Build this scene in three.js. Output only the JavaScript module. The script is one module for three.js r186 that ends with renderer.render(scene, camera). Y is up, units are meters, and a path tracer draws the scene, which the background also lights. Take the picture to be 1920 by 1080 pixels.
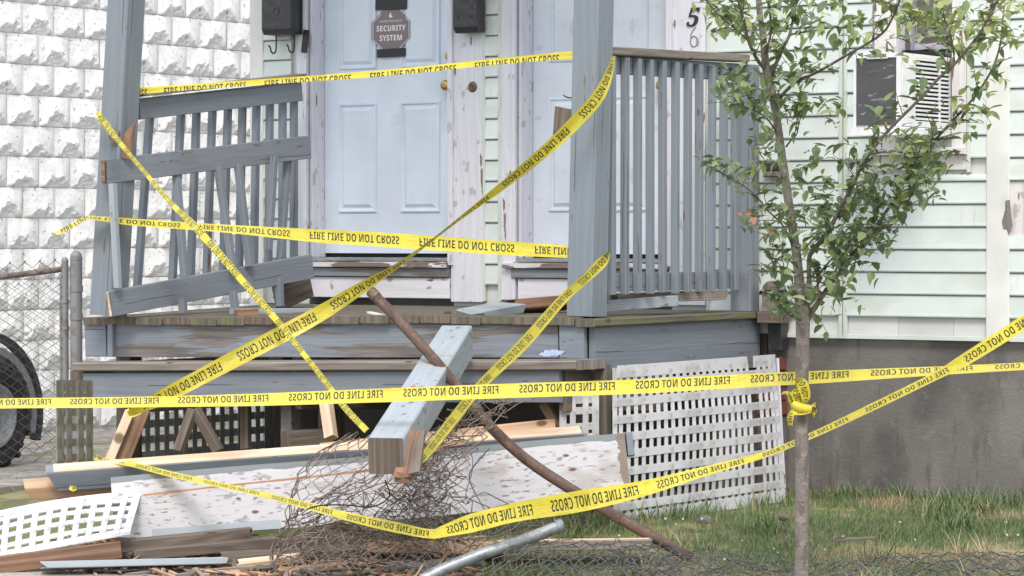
import * as THREE from 'three';
import { mergeGeometries } from 'three/addons/utils/BufferGeometryUtils.js';
import { FontLoader } from 'three/addons/loaders/FontLoader.js';
import { TextGeometry } from 'three/addons/geometries/TextGeometry.js';

// ---------------------------------------------------------------- camera, sky, sun, exposure
const scene = new THREE.Scene();
const LENS = 5800;                                   // focal length in photo pixels (long lens from across the street)
const camera = new THREE.PerspectiveCamera(2 * Math.atan(540 / LENS) * 180 / Math.PI, 16 / 9, 0.5, 400);
camera.position.set(7.77, 1.36, 14.39);
camera.rotation.order = 'YXZ';
camera.rotation.set(-Math.atan(100 / LENS), 33 * Math.PI / 180, 0);
camera.updateMatrixWorld(true);

const renderer = new THREE.WebGLRenderer({ antialias: true });
renderer.setSize(1024, 576);
renderer.toneMapping = THREE.LinearToneMapping;
renderer.toneMappingExposure = 1.7;
renderer.shadowMap.enabled = true;

{ // bright overcast sky, a little brighter overhead
  const w = 64, h = 32, d = new Float32Array(w * h * 4);
  for (let j = 0; j < h; j++) for (let i = 0; i < w; i++) {
    const el = Math.max(0, Math.sin(((j + 0.5) / h - 0.5) * Math.PI)), l = 0.78 + 0.32 * el, k = (j * w + i) * 4;
    d[k] = l * 0.945; d[k + 1] = l * 0.99; d[k + 2] = l * 1.085; d[k + 3] = 1;
  }
  const sky = new THREE.DataTexture(d, w, h, THREE.RGBAFormat, THREE.FloatType);
  sky.mapping = THREE.EquirectangularReflectionMapping; sky.magFilter = THREE.LinearFilter; sky.minFilter = THREE.LinearFilter; sky.needsUpdate = true;
  scene.background = sky; scene.environment = sky;
}
const sun = new THREE.DirectionalLight(0xfff3e4, 1.3);
sun.position.set(4.6, 12, 10.5); sun.target.position.set(-1, 0.5, 1.5);
sun.castShadow = true; sun.shadow.radius = 34; sun.shadow.mapSize.set(2048, 2048);
Object.assign(sun.shadow.camera, { left: -9, right: 9, top: 9, bottom: -9, near: 1, far: 40 });
scene.add(sun, sun.target);

// ---------------------------------------------------------------- small tools
const V = (x, y, z) => new THREE.Vector3(x, y, z);
let seed = 7;
const rnd = () => { seed = (seed + 0x6D2B79F5) | 0; let t = Math.imul(seed ^ (seed >>> 15), 1 | seed); t = (t + Math.imul(t ^ (t >>> 7), 61 | t)) ^ t; return ((t ^ (t >>> 14)) >>> 0) / 4294967296; };
const rr = (a, b) => a + (b - a) * rnd();
const lerp = (a, b, t) => a + (b - a) * t;
const clamp = (x, a = 0, b = 1) => Math.min(b, Math.max(a, x));
const sstep = (a, b, x) => { const t = clamp((x - a) / (b - a)); return t * t * (3 - 2 * t); };

// points measured on the photograph, put on a plane of the house (x along the front, z out from the wall) or at a distance
const EYE = camera.position.clone();
const ray = (px, py) => V((px - 960) / LENS, -(py - 540) / LENS, -1).applyQuaternion(camera.quaternion);
const onZ = (px, py, z) => { const r = ray(px, py); return EYE.clone().addScaledVector(r, (z - EYE.z) / r.z); };
const onX = (px, py, x) => { const r = ray(px, py); return EYE.clone().addScaledVector(r, (x - EYE.x) / r.x); };
const onD = (px, py, d) => EYE.clone().addScaledVector(ray(px, py), d);
const wallX = (px, z = 0) => onZ(px, 440, z).x;
const wallY = (px, py, z = 0) => onZ(px, py, z).y;
const groundY = z => z < 1.8 ? 0 : -0.06 * (Math.min(z, 6) - 1.8);

const taken = {};
const numbered = n => { taken[n] = (taken[n] ?? -1) + 1; return taken[n] ? `${n}_${String(taken[n]).padStart(3, '0')}` : n; };
function tag(o, label, category, group, kind) {
  if (label) o.userData.label = label;
  if (category) o.userData.category = category;
  if (group) o.userData.group = group;
  if (kind) o.userData.kind = kind;
  return o;
}
function thing(name, label, category, pos = V(0, 0, 0), group) {
  const g = new THREE.Group(); g.name = numbered(name); g.position.copy(pos); scene.add(g);
  return tag(g, label, category, group);
}
function put(m, parent) {             // m stands in world coordinates; it becomes a child without moving
  m.castShadow = m.receiveShadow = true;
  m.updateMatrixWorld(true);
  if (!parent || parent === scene) { m.name = numbered(m.name); scene.add(m); return m; }
  parent.updateWorldMatrix(true, false); parent.attach(m); return m;
}
function part(name, geo, mat, parent, pos, quat) {
  const m = new THREE.Mesh(geo, mat); m.name = name;
  if (pos) m.position.copy(pos);
  if (quat) m.quaternion.copy(quat);
  return put(m, parent);
}
function partW(name, geo, mat, parent) {   // geometry given in world coordinates: recentred on its own middle
  geo.computeBoundingBox(); const c = geo.boundingBox.getCenter(V(0, 0, 0)); c.y = geo.boundingBox.min.y;
  geo.translate(-c.x, -c.y, -c.z);
  return part(name, geo, mat, parent, c);
}
// flat-shaded polygons -> geometry; faces are lists of [x,y,z] with a uv function
class Poly {
  constructor() { this.p = []; this.t = []; }
  tri(a, b, c, ua, ub, uc) { this.p.push(...a, ...b, ...c); this.t.push(...ua, ...ub, ...uc); }
  quad(a, b, c, d, ua, ub, uc, ud) { this.tri(a, b, c, ua, ub, uc); this.tri(a, c, d, ua, uc, ud); }
  geo() {
    const g = new THREE.BufferGeometry();
    g.setAttribute('position', new THREE.Float32BufferAttribute(this.p, 3)); g.setAttribute('uv', new THREE.Float32BufferAttribute(this.t, 2));
    g.computeVertexNormals(); return g;
  }
}
// prism along x with the given (y,z) outline (counter-clockwise seen from +x); uv in metres, ends may be slanted by skew0/skew1 (dx per y)
function prismX(out, L, u0 = 0, v0 = 0, skew0 = 0, skew1 = 0, jag = 0) {
  const b = new Poly(), n = out.length; let v = v0;
  const x0 = -L / 2, x1 = L / 2, e0 = [], e1 = [];
  for (let i = 0; i < n; i++) {
    const [y, z] = out[i];
    e0.push([x0 + skew0 * y + (jag ? rr(-jag, jag) : 0), y, z]); e1.push([x1 + skew1 * y + (jag ? rr(-jag, jag) : 0), y, z]);
  }
  for (let i = 0; i < n; i++) {
    const j = (i + 1) % n, w = Math.hypot(out[j][0] - out[i][0], out[j][1] - out[i][1]);
    b.quad(e0[i], e1[i], e1[j], e0[j], [u0, v], [u0 + L, v], [u0 + L, v + w], [u0, v + w]); v += w;
  }
  const my = out.reduce((s, q) => s + q[0], 0) / n, mz = out.reduce((s, q) => s + q[1], 0) / n;
  const m0 = [x0 + skew0 * my, my, mz], m1 = [x1 + skew1 * my, my, mz];
  for (let i = 0; i < n; i++) {
    const j = (i + 1) % n, a = out[i], c = out[j];
    b.tri(m0, e0[i], e0[j], [u0 + my, v0 + mz], [u0 + a[0], v0 + a[1]], [u0 + c[0], v0 + c[1]]);
    b.tri(m1, e1[j], e1[i], [u0 + my, v0 + mz], [u0 + c[0], v0 + c[1]], [u0 + a[0], v0 + a[1]]);
  }
  return b.geo();
}
const rect = (h, t, c) => [[-h / 2 + c, t / 2], [-h / 2, t / 2 - c], [-h / 2, -t / 2 + c], [-h / 2 + c, -t / 2], [h / 2 - c, -t / 2], [h / 2, -t / 2 + c], [h / 2, t / 2 - c], [h / 2 - c, t / 2]].reverse();
function frameQ(dir, up) {
  const x = dir.clone().normalize(), y = up.clone().addScaledVector(x, -up.dot(x)).normalize(), z = x.clone().cross(y);
  return new THREE.Quaternion().setFromRotationMatrix(new THREE.Matrix4().makeBasis(x, y, z));
}
// a sawn board or post from p0 to p1; h across 'up', t across the third axis
function beam(name, p0, p1, h, t, up, mat, parent, o = {}) {
  const d = p1.clone().sub(p0), L = d.length();
  const g = prismX(rect(h, t, o.c ?? Math.min(0.003, h / 6, t / 6)), L, rr(0, 3), rr(0, 3), o.skew0, o.skew1, o.jag);
  return part(name, g, mat, parent, p0.clone().add(p1).multiplyScalar(0.5), frameQ(d, up));
}
const UP = V(0, 1, 0), OUT = V(0, 0, 1), SIDE = V(1, 0, 0);
// an axis-aligned board
function slab(name, x0, x1, y0, y1, z0, z1, mat, parent, c) {
  const lx = x1 - x0, ly = y1 - y0, lz = z1 - z0, mid = V((x0 + x1) / 2, (y0 + y1) / 2, (z0 + z1) / 2);
  const cc = c ?? Math.min(0.003, lx / 5, ly / 5, lz / 5);
  if (lx >= ly && lx >= lz) return part(name, prismX(rect(ly, lz, cc), lx, rr(0, 3), rr(0, 3)), mat, parent, mid, frameQ(SIDE, UP));
  if (ly >= lz) return part(name, prismX(rect(lz, lx, cc), ly, rr(0, 3), rr(0, 3)), mat, parent, mid, frameQ(UP, OUT));
  return part(name, prismX(rect(ly, lx, cc), lz, rr(0, 3), rr(0, 3)), mat, parent, mid, frameQ(OUT, UP));
}
// round tube through points with a radius each
function tubeGeo(pts, rad, sides = 8, capped = true, curve = true, uLen = 1) {
  let P = pts, R = Array.isArray(rad) ? rad : pts.map(() => rad);
  if (curve && pts.length > 2) {
    const c = new THREE.CatmullRomCurve3(pts, false, 'centripetal'), n = (pts.length - 1) * 4, q = [], qr = [];
    for (let i = 0; i <= n; i++) { q.push(c.getPoint(i / n)); const f = i / n * (pts.length - 1), k = Math.min(pts.length - 2, Math.floor(f)); qr.push(lerp(R[k], R[k + 1], f - k)); }
    P = q; R = qr;
  }
  const pos = [], nor = [], uv = [], idx = []; let len = 0, N = null;
  for (let i = 0; i < P.length; i++) {
    const T = P[Math.min(i + 1, P.length - 1)].clone().sub(P[Math.max(i - 1, 0)]).normalize();
    if (!N) { N = Math.abs(T.y) < 0.9 ? V(0, 1, 0) : V(1, 0, 0); }
    N = N.clone().addScaledVector(T, -N.dot(T)); if (N.lengthSq() < 1e-8) N = V(0.3, 0.2, 0.9).cross(T); N.normalize();
    const B = T.clone().cross(N);
    if (i) len += P[i].distanceTo(P[i - 1]);
    for (let k = 0; k <= sides; k++) {
      const a = k / sides * Math.PI * 2, n = N.clone().multiplyScalar(Math.cos(a)).addScaledVector(B, Math.sin(a));
      pos.push(P[i].x + n.x * R[i], P[i].y + n.y * R[i], P[i].z + n.z * R[i]); nor.push(n.x, n.y, n.z); uv.push(len * uLen, k / sides * R[i] * 6.28);
    }
  }
  const s = sides + 1;
  for (let i = 0; i < P.length - 1; i++) for (let k = 0; k < sides; k++) { const a = i * s + k; idx.push(a, a + 1, a + s, a + 1, a + s + 1, a + s); }
  if (capped) for (const e of [0, P.length - 1]) {
    const T = (e ? P[e].clone().sub(P[e - 1]) : P[0].clone().sub(P[1])).normalize(), c0 = pos.length / 3;
    pos.push(P[e].x, P[e].y, P[e].z); nor.push(T.x, T.y, T.z); uv.push(0, 0);
    for (let k = 0; k <= sides; k++) { const q = (e * s + k) * 3; pos.push(pos[q], pos[q + 1], pos[q + 2]); nor.push(T.x, T.y, T.z); uv.push(Math.cos(k) * 0.02, Math.sin(k) * 0.02); }
    for (let k = 0; k < sides; k++) e ? idx.push(c0, c0 + 1 + k, c0 + 2 + k) : idx.push(c0, c0 + 2 + k, c0 + 1 + k);
  }
  const g = new THREE.BufferGeometry();
  g.setAttribute('position', new THREE.Float32BufferAttribute(pos, 3)); g.setAttribute('normal', new THREE.Float32BufferAttribute(nor, 3)); g.setAttribute('uv', new THREE.Float32BufferAttribute(uv, 2)); g.setIndex(idx);
  return g;
}

// ---------------------------------------------------------------- procedural textures
const hash = (x, y, s) => { let h = Math.imul(x, 374761393) ^ Math.imul(y, 668265263) ^ Math.imul(s, 1274126177); h = Math.imul(h ^ (h >>> 13), 1274126177); return ((h ^ (h >>> 16)) >>> 0) / 4294967296; };
function vn(u, v, fx, fy, s) {           // value noise that tiles over [0,1]
  const x = u * fx, y = v * fy, ix = Math.floor(x), iy = Math.floor(y), a = x - ix, b = y - iy, A = a * a * (3 - 2 * a), B = b * b * (3 - 2 * b);
  const X0 = ((ix % fx) + fx) % fx, X1 = (X0 + 1) % fx, Y0 = ((iy % fy) + fy) % fy, Y1 = (Y0 + 1) % fy;
  return lerp(lerp(hash(X0, Y0, s), hash(X1, Y0, s), A), lerp(hash(X0, Y1, s), hash(X1, Y1, s), A), B);
}
function fbm(u, v, fx, fy, oct, s) { let a = 0.5, t = 0, n = 0; for (let i = 0; i < oct; i++) { t += a * vn(u, v, fx, fy, s + i); n += a; a *= 0.5; fx *= 2; fy *= 2; } return t / n; }
function dtex(w, h, fn, sx, sy, srgb = true) {      // sx, sy: metres that one repeat covers
  const d = new Uint8Array(w * h * 4);
  for (let j = 0; j < h; j++) for (let i = 0; i < w; i++) { const c = fn((i + 0.5) / w, (j + 0.5) / h), k = (j * w + i) * 4; d[k] = clamp(c[0], 0, 255); d[k + 1] = clamp(c[1], 0, 255); d[k + 2] = clamp(c[2], 0, 255); d[k + 3] = 255; }
  const t = new THREE.DataTexture(d, w, h); t.wrapS = t.wrapT = THREE.RepeatWrapping; t.magFilter = THREE.LinearFilter; t.minFilter = THREE.LinearMipmapLinearFilter; t.generateMipmaps = true;
  t.repeat.set(1 / sx, 1 / sy); if (srgb) t.colorSpace = THREE.SRGBColorSpace; t.needsUpdate = true; return t;
}
const mix3 = (a, b, t) => [lerp(a[0], b[0], t), lerp(a[1], b[1], t), lerp(a[2], b[2], t)];
const mul3 = (a, k) => [a[0] * k, a[1] * k, a[2] * k];
const grainAt = (u, v, s) => { const w = fbm(u, v, 2, 4, 3, s), ring = Math.sin((v * 9 + w * 3.2) * 6.283); return 0.55 * fbm(u, v, 3, 64, 3, s + 9) + 0.3 * (0.5 + 0.5 * ring) + 0.15 * vn(u, v, 24, 128, s + 20); };
// bump strength via one shared grain map
const grainBump = dtex(512, 256, (u, v) => { const g = 255 * grainAt(u, v, 31); return [g, g, g]; }, 1.4, 0.35, false);
function paintedWood(paint, wood, chips, s, o = {}) {
  const map = dtex(768, 256, (u, v) => {
    const g = grainAt(u, v, s), n = o.worn ? fbm(u, v, 3, 13, 4, s + 40) : fbm(u, v, 9, 14, 5, s + 40), bare = n + (o.worn ? 0.5 : 0.28) * (g - 0.5);
    let c = mul3(paint, 0.93 + 0.1 * g + 0.08 * (fbm(u, v, 3, 3, 3, s + 60) - 0.5));
    const w = sstep(chips, chips - (o.worn ? 0.12 : 0.025), 1 - bare);
    if (w > 0) c = mix3(c, mul3(wood, 0.72 + 0.5 * g), w);
    if (o.check) for (const [v0, p] of [[0.21, 1], [0.47, 2], [0.68, 3], [0.9, 4]]) { const k = Math.abs(v - v0 - 0.03 * (fbm(u, 0.5, 6, 2, 3, s + p) - 0.5)); c = mix3(c, [78, 80, 84], sstep(0.006, 0.002, k) * sstep(0.52, 0.6, vn(u, 0.3, 5, 2, s + 66 + p))); }   // drying cracks along the grain
    if (o.dirt) { const q = fbm(u, v, 22, 10, 4, s + 80); c = mix3(c, [72, 64, 58], sstep(0.7, 0.8, q) * o.dirt); }
    return c;
  }, 1.5, 0.5);
  return new THREE.MeshStandardMaterial({ map, roughness: o.rough ?? 0.72, bumpMap: grainBump, bumpScale: o.bump ?? 0.0012, side: THREE.DoubleSide });
}
function rawWood(c0, c1, s, o = {}) {
  const map = dtex(768, 256, (u, v) => {
    const g = grainAt(u, v, s); let c = mix3(c0, c1, clamp(g * 1.5 - 0.3));
    const knot = Math.hypot((u - 0.37) * 3, v - 0.55), k2 = Math.hypot((u - 0.81) * 3, v - 0.2);
    c = mix3(c, mul3(c1, 0.6), sstep(0.07, 0.03, Math.min(knot, k2)));
    const b = fbm(u, v, 4, 5, 4, s + 50); c = mul3(c, 0.88 + 0.26 * b);
    if (o.moss) c = mix3(c, [108, 112, 66], sstep(0.46, 0.66, fbm(u, v, 7, 5, 4, s + 70)) * o.moss);
    if (o.paint) c = mix3(c, o.paint, sstep(0.52, 0.56, fbm(u, v, 3, 6, 5, s + 90)));
    return c;
  }, 1.5, 0.5);
  return new THREE.MeshStandardMaterial({ map, roughness: 0.85, bumpMap: grainBump, bumpScale: o.bump ?? 0.002, side: THREE.DoubleSide });
}
function speckle(base, spots, s, size, o = {}) {
  const map = dtex(512, 512, (u, v) => {
    let c = mul3(base, 0.94 + 0.12 * fbm(u, v, 6, 6, 4, s));
    for (const [col, fx, fy, t0, t1, k] of spots) c = mix3(c, col, sstep(t0, t1, fbm(u, v, fx, fy, 5, s + fx)) * k);
    return c;
  }, size, size * (o.tall ?? 1));
  return new THREE.MeshStandardMaterial({ map, roughness: o.rough ?? 0.8, metalness: o.metal ?? 0, side: THREE.DoubleSide });
}
const GREY = [129, 137, 146];
const M = {
  paint: [paintedWood(GREY, [112, 96, 82], 0.2, 101, { check: true }), paintedWood([129, 136, 145], [112, 96, 82], 0.22, 202, { check: true }), paintedWood([132, 141, 151], [112, 96, 82], 0.2, 303, { check: true })],
  paintWorn: paintedWood([136, 143, 152], [121, 114, 109], 0.5, 404, { bump: 0.003, worn: true }),
  paintPale: paintedWood([164, 173, 181], [140, 112, 92], 0.22, 505, { dirt: 0.5 }),
  weather: rawWood([150, 143, 136], [108, 100, 92], 606),
  weatherBrown: rawWood([126, 114, 104], [88, 77, 69], 707),
  mossy: rawWood([122, 116, 104], [84, 79, 69], 808, { moss: 0.6 }),
  fresh: rawWood([206, 176, 148], [176, 138, 108], 909, { bump: 0.0008 }),
  freshPale: rawWood([226, 206, 184], [198, 166, 136], 1010, { bump: 0.0008 }),
  rawBrown: rawWood([152, 120, 97], [108, 81, 64], 1111),
  white: paintedWood([226, 226, 232], [120, 100, 88], 0.2, 1313, { dirt: 0.4 }),
  whiteTrim: paintedWood([221, 222, 230], [128, 110, 98], 0.185, 1414, { dirt: 0.22, bump: 0.0006 }),
  whitePeel: paintedWood([226, 222, 222], [118, 92, 84], 0.31, 1515, { dirt: 0.25, bump: 0.002 }),
  thresh: paintedWood([222, 220, 222], [128, 112, 104], 0.52, 1616, { bump: 0.002 }),
  door: speckle([218, 228, 242], [[[190, 194, 206], 9, 5, 0.68, 0.82, 0.4]], 21, 1.3, { rough: 0.5 }),
  doorOld: speckle([218, 225, 236], [[[176, 180, 188], 20, 12, 0.69, 0.8, 0.4]], 24, 1.3, { rough: 0.55 }),
  siding: speckle([214, 223, 220], [[[196, 204, 192], 3, 9, 0.5, 0.8, 0.6], [[186, 178, 164], 30, 3, 0.74, 0.88, 0.35]], 33, 1.1, { rough: 0.5 }),
  channel: speckle([206, 214, 206], [[[160, 166, 150], 14, 20, 0.62, 0.76, 0.5]], 39, 0.8, { rough: 0.5 }),
  trimBoard: speckle([226, 227, 222], [[[205, 204, 198], 6, 6, 0.6, 0.8, 0.5]], 42, 0.9, { rough: 0.5 }),
  concrete: speckle([122, 118, 114], [[[86, 83, 81], 4, 3, 0.46, 0.7, 0.75], [[142, 137, 132], 9, 5, 0.58, 0.76, 0.5], [[84, 80, 78], 42, 7, 0.62, 0.8, 0.5], [[150, 146, 141], 50, 40, 0.7, 0.82, 0.3]], 45, 1.7, { rough: 0.95 }),
  block: speckle([251, 252, 253], [[[226, 228, 232], 9, 9, 0.58, 0.76, 0.5], [[150, 148, 150], 40, 36, 0.72, 0.79, 0.7]], 48, 1.1, { rough: 0.85 }),
  mortar: speckle([248, 249, 250], [[[176, 178, 184], 14, 14, 0.6, 0.78, 0.6]], 51, 0.8, { rough: 0.9 }),
  brick: speckle([134, 74, 58], [[[96, 56, 48], 12, 12, 0.5, 0.7, 0.7], [[176, 160, 146], 20, 20, 0.68, 0.78, 0.6]], 54, 0.5, { rough: 0.95 }),
  rust: speckle([104, 85, 77], [[[80, 64, 58], 8, 14, 0.46, 0.66, 0.8], [[130, 102, 88], 16, 30, 0.58, 0.74, 0.7], [[158, 140, 128], 30, 30, 0.72, 0.8, 0.8]], 57, 0.5, { rough: 0.8, metal: 0.15 }),
  rustWire: speckle([122, 110, 103], [[[152, 146, 140], 12, 12, 0.48, 0.64, 0.8], [[108, 84, 72], 18, 18, 0.55, 0.7, 0.8]], 60, 0.3, { rough: 0.75, metal: 0.25 }),
  galv: speckle([158, 163, 167], [[[126, 132, 137], 10, 10, 0.48, 0.66, 0.7], [[190, 194, 197], 24, 24, 0.62, 0.74, 0.5]], 63, 0.3, { rough: 0.45, metal: 0.55 }),
  wire: speckle([118, 120, 121], [[[98, 94, 90], 12, 12, 0.5, 0.7, 0.6]], 66, 0.3, { rough: 0.5, metal: 0.45 }),
  postMetal: speckle([142, 144, 147], [[[122, 104, 98], 6, 9, 0.52, 0.7, 0.55]], 69, 0.5, { rough: 0.6, metal: 0.35 }),
  rustRail: speckle([128, 116, 108], [[[104, 84, 72], 6, 9, 0.46, 0.66, 0.7], [[150, 146, 142], 14, 14, 0.58, 0.7, 0.6]], 70, 0.5, { rough: 0.7, metal: 0.2 }),
  lattice: speckle([212, 212, 216], [[[176, 174, 172], 5, 5, 0.52, 0.76, 0.5], [[138, 136, 132], 26, 26, 0.66, 0.78, 0.45]], 72, 0.6, { rough: 0.6 }),
  latticeDirty: speckle([150, 148, 138], [[[112, 106, 94], 6, 6, 0.48, 0.7, 0.7]], 75, 0.5, { rough: 0.8 }),
  black: speckle([50, 50, 53], [[[74, 74, 78], 10, 10, 0.52, 0.7, 0.6], [[96, 90, 84], 40, 40, 0.7, 0.8, 0.4]], 78, 0.3, { rough: 0.45 }),
  tapeBlack: new THREE.MeshStandardMaterial({ color: 0x1d1e21, roughness: 0.42, side: THREE.DoubleSide }),
  rubber: speckle([42, 42, 44], [[[70, 68, 66], 14, 14, 0.55, 0.72, 0.6]], 81, 0.4, { rough: 0.9 }),
  dark: new THREE.MeshStandardMaterial({ color: 0x24221f, roughness: 0.95, side: THREE.DoubleSide }),
  brass: new THREE.MeshStandardMaterial({ color: 0xb89a62, roughness: 0.3, metalness: 0.85 }),
  brassOld: speckle([128, 112, 96], [[[84, 74, 66], 8, 8, 0.5, 0.66, 0.8]], 84, 0.05, { rough: 0.6, metal: 0.5 }),
  sash: paintedWood([176, 178, 188], [96, 84, 78], 0.4, 1717, { dirt: 0.4 }),
  glass: new THREE.MeshStandardMaterial({ color: 0x6d6763, roughness: 0.15 }),
  acShell: speckle([230, 231, 234], [[[204, 202, 200], 8, 8, 0.58, 0.76, 0.5]], 87, 0.4, { rough: 0.45 }),
  coil: null,
  bark: speckle([128, 120, 115], [[[104, 96, 90], 10, 24, 0.48, 0.64, 0.8], [[156, 148, 142], 26, 12, 0.6, 0.72, 0.6]], 90, 0.35, { rough: 0.9 }),
  barkDark: speckle([102, 92, 86], [[[76, 68, 63], 10, 24, 0.48, 0.64, 0.8]], 93, 0.3, { rough: 0.9 }),
  brownBox: speckle([136, 124, 118], [[[92, 82, 78], 10, 10, 0.5, 0.68, 0.7]], 96, 0.3, { rough: 0.8 }),
  roofing: speckle([96, 94, 92], [[[74, 72, 72], 10, 10, 0.5, 0.7, 0.6]], 99, 1, { rough: 0.95 }),
  plaster: speckle([214, 216, 214], [[[190, 192, 190], 6, 6, 0.5, 0.75, 0.5]], 110, 2, { rough: 0.8 }),
  wrapper: speckle([206, 214, 230], [[[70, 96, 168], 6, 6, 0.5, 0.56, 1]], 112, 0.1, { rough: 0.4 }),
  slate: speckle([132, 126, 122], [[[98, 92, 88], 8, 8, 0.5, 0.7, 0.6]], 114, 0.3, { rough: 0.9 }),
};
{ // condenser mesh of the window unit: fine weave with pale scratches and splashes
  const map = dtex(256, 256, (u, v) => {
    const weave = 0.85 + 0.15 * Math.sin(u * 6.283 * 60) * Math.sin(v * 6.283 * 60), n = fbm(u, v, 26, 7, 4, 9);
    let c = mul3([98, 98, 102], weave * (0.9 + 0.2 * fbm(u, v, 5, 5, 4, 3)));
    c = mix3(c, [190, 190, 192], sstep(0.72, 0.8, n) * 0.55); return c;
  }, 0.36, 0.36);
  { const bm = dtex(256, 256, (u, v) => { const g = 255 * (0.6 * fbm(u, v, 24, 24, 3, 61) + 0.4 * fbm(u, v, 60, 60, 2, 64)); return [g, g, g]; }, 0.35, 0.35, false); M.block.bumpMap = bm; M.block.bumpScale = 0.0035; M.concrete.bumpMap = bm; M.concrete.bumpScale = 0.003; M.slate.bumpMap = bm; M.slate.bumpScale = 0.004; M.bark.bumpMap = bm; M.bark.bumpScale = 0.006; M.rust.bumpMap = bm; M.rust.bumpScale = 0.003; }
  M.coil = new THREE.MeshStandardMaterial({ map, roughness: 0.7, metalness: 0.1, side: THREE.DoubleSide });
}

// ================================================================ SETTING: ground, pavement
{
  const xs = [], zs = [];
  for (let x = -60; x <= 60; x += (x >= -8 && x < 8) ? 0.25 : 4) xs.push(x);
  for (let z = -40; z <= 60; z += (z >= -4 && z < 8) ? 0.25 : 4) zs.push(z);
  const pos = [], uv = [], idx = [];
  for (const z of zs) for (const x of xs) {
    const near = x > -8 && x < 8 && z > -4 && z < 3.6;
    pos.push(x, groundY(z) + (near ? 0.018 * (fbm((x + 20) / 40, (z + 20) / 40, 60, 60, 3, 5) - 0.5) * 2 : -0.012), z); uv.push(x, z);
  }
  for (let j = 0; j < zs.length - 1; j++) for (let i = 0; i < xs.length - 1; i++) { const a = j * xs.length + i, b = a + xs.length; idx.push(a, b, a + 1, a + 1, b, b + 1); }
  const g = new THREE.BufferGeometry(); g.setAttribute('position', new THREE.Float32BufferAttribute(pos, 3)); g.setAttribute('uv', new THREE.Float32BufferAttribute(uv, 2)); g.setIndex(idx); g.computeVertexNormals();
  const map = dtex(1024, 1024, (u, v) => {
    const n = fbm(u, v, 7, 7, 6, 11), f = fbm(u, v, 60, 60, 3, 15), q = fbm(u, v, 12, 12, 4, 19);
    let c = mix3([104, 90, 76], [140, 126, 108], f);
    c = mix3(c, mix3([84, 96, 56], [122, 128, 78], f), sstep(0.4, 0.58, n));
    c = mix3(c, [170, 152, 120], sstep(0.58, 0.72, q) * 0.6);
    return c;
  }, 4, 4);
  tag(part('ground', g, new THREE.MeshStandardMaterial({ map, roughness: 1 }), scene), 'uneven yard of soil and thin grass', 0, 0, 'structure');
}
{
  const mat = speckle([168, 162, 154], [[[136, 130, 122], 8, 8, 0.5, 0.7, 0.6], [[112, 106, 100], 50, 50, 0.62, 0.74, 0.5], [[194, 188, 180], 60, 60, 0.64, 0.74, 0.5]], 120, 1.4, { rough: 0.95 });
  const pv = new THREE.Group(); pv.name = 'pavement'; scene.add(pv); tag(pv, 'pale concrete pavement along the street', 0, 0, 'structure');
  for (let k = 0; k < 7; k++) slab('slab', -9 + k * 1.5 + 0.006, -9 + (k + 1) * 1.5 - 0.006, groundY(4.6) - 0.05, groundY(3.85) + 0.012, 3.82, 5.5, mat, pv, 0.006);
}

{ // gravel driveway between the houses
  const mat = speckle([150, 146, 140], [[[112, 108, 102], 20, 20, 0.5, 0.66, 0.7], [[184, 180, 172], 44, 44, 0.58, 0.7, 0.7], [[104, 112, 72], 5, 5, 0.6, 0.68, 0.8]], 130, 1.6, { rough: 1 });
  tag(slab('driveway', -6.02, -3.42, -0.25, 0.022, -7, 3.7, mat, scene, 0.002), 'pale gravel driveway between the two houses', 0, 0, 'structure');
}
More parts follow.
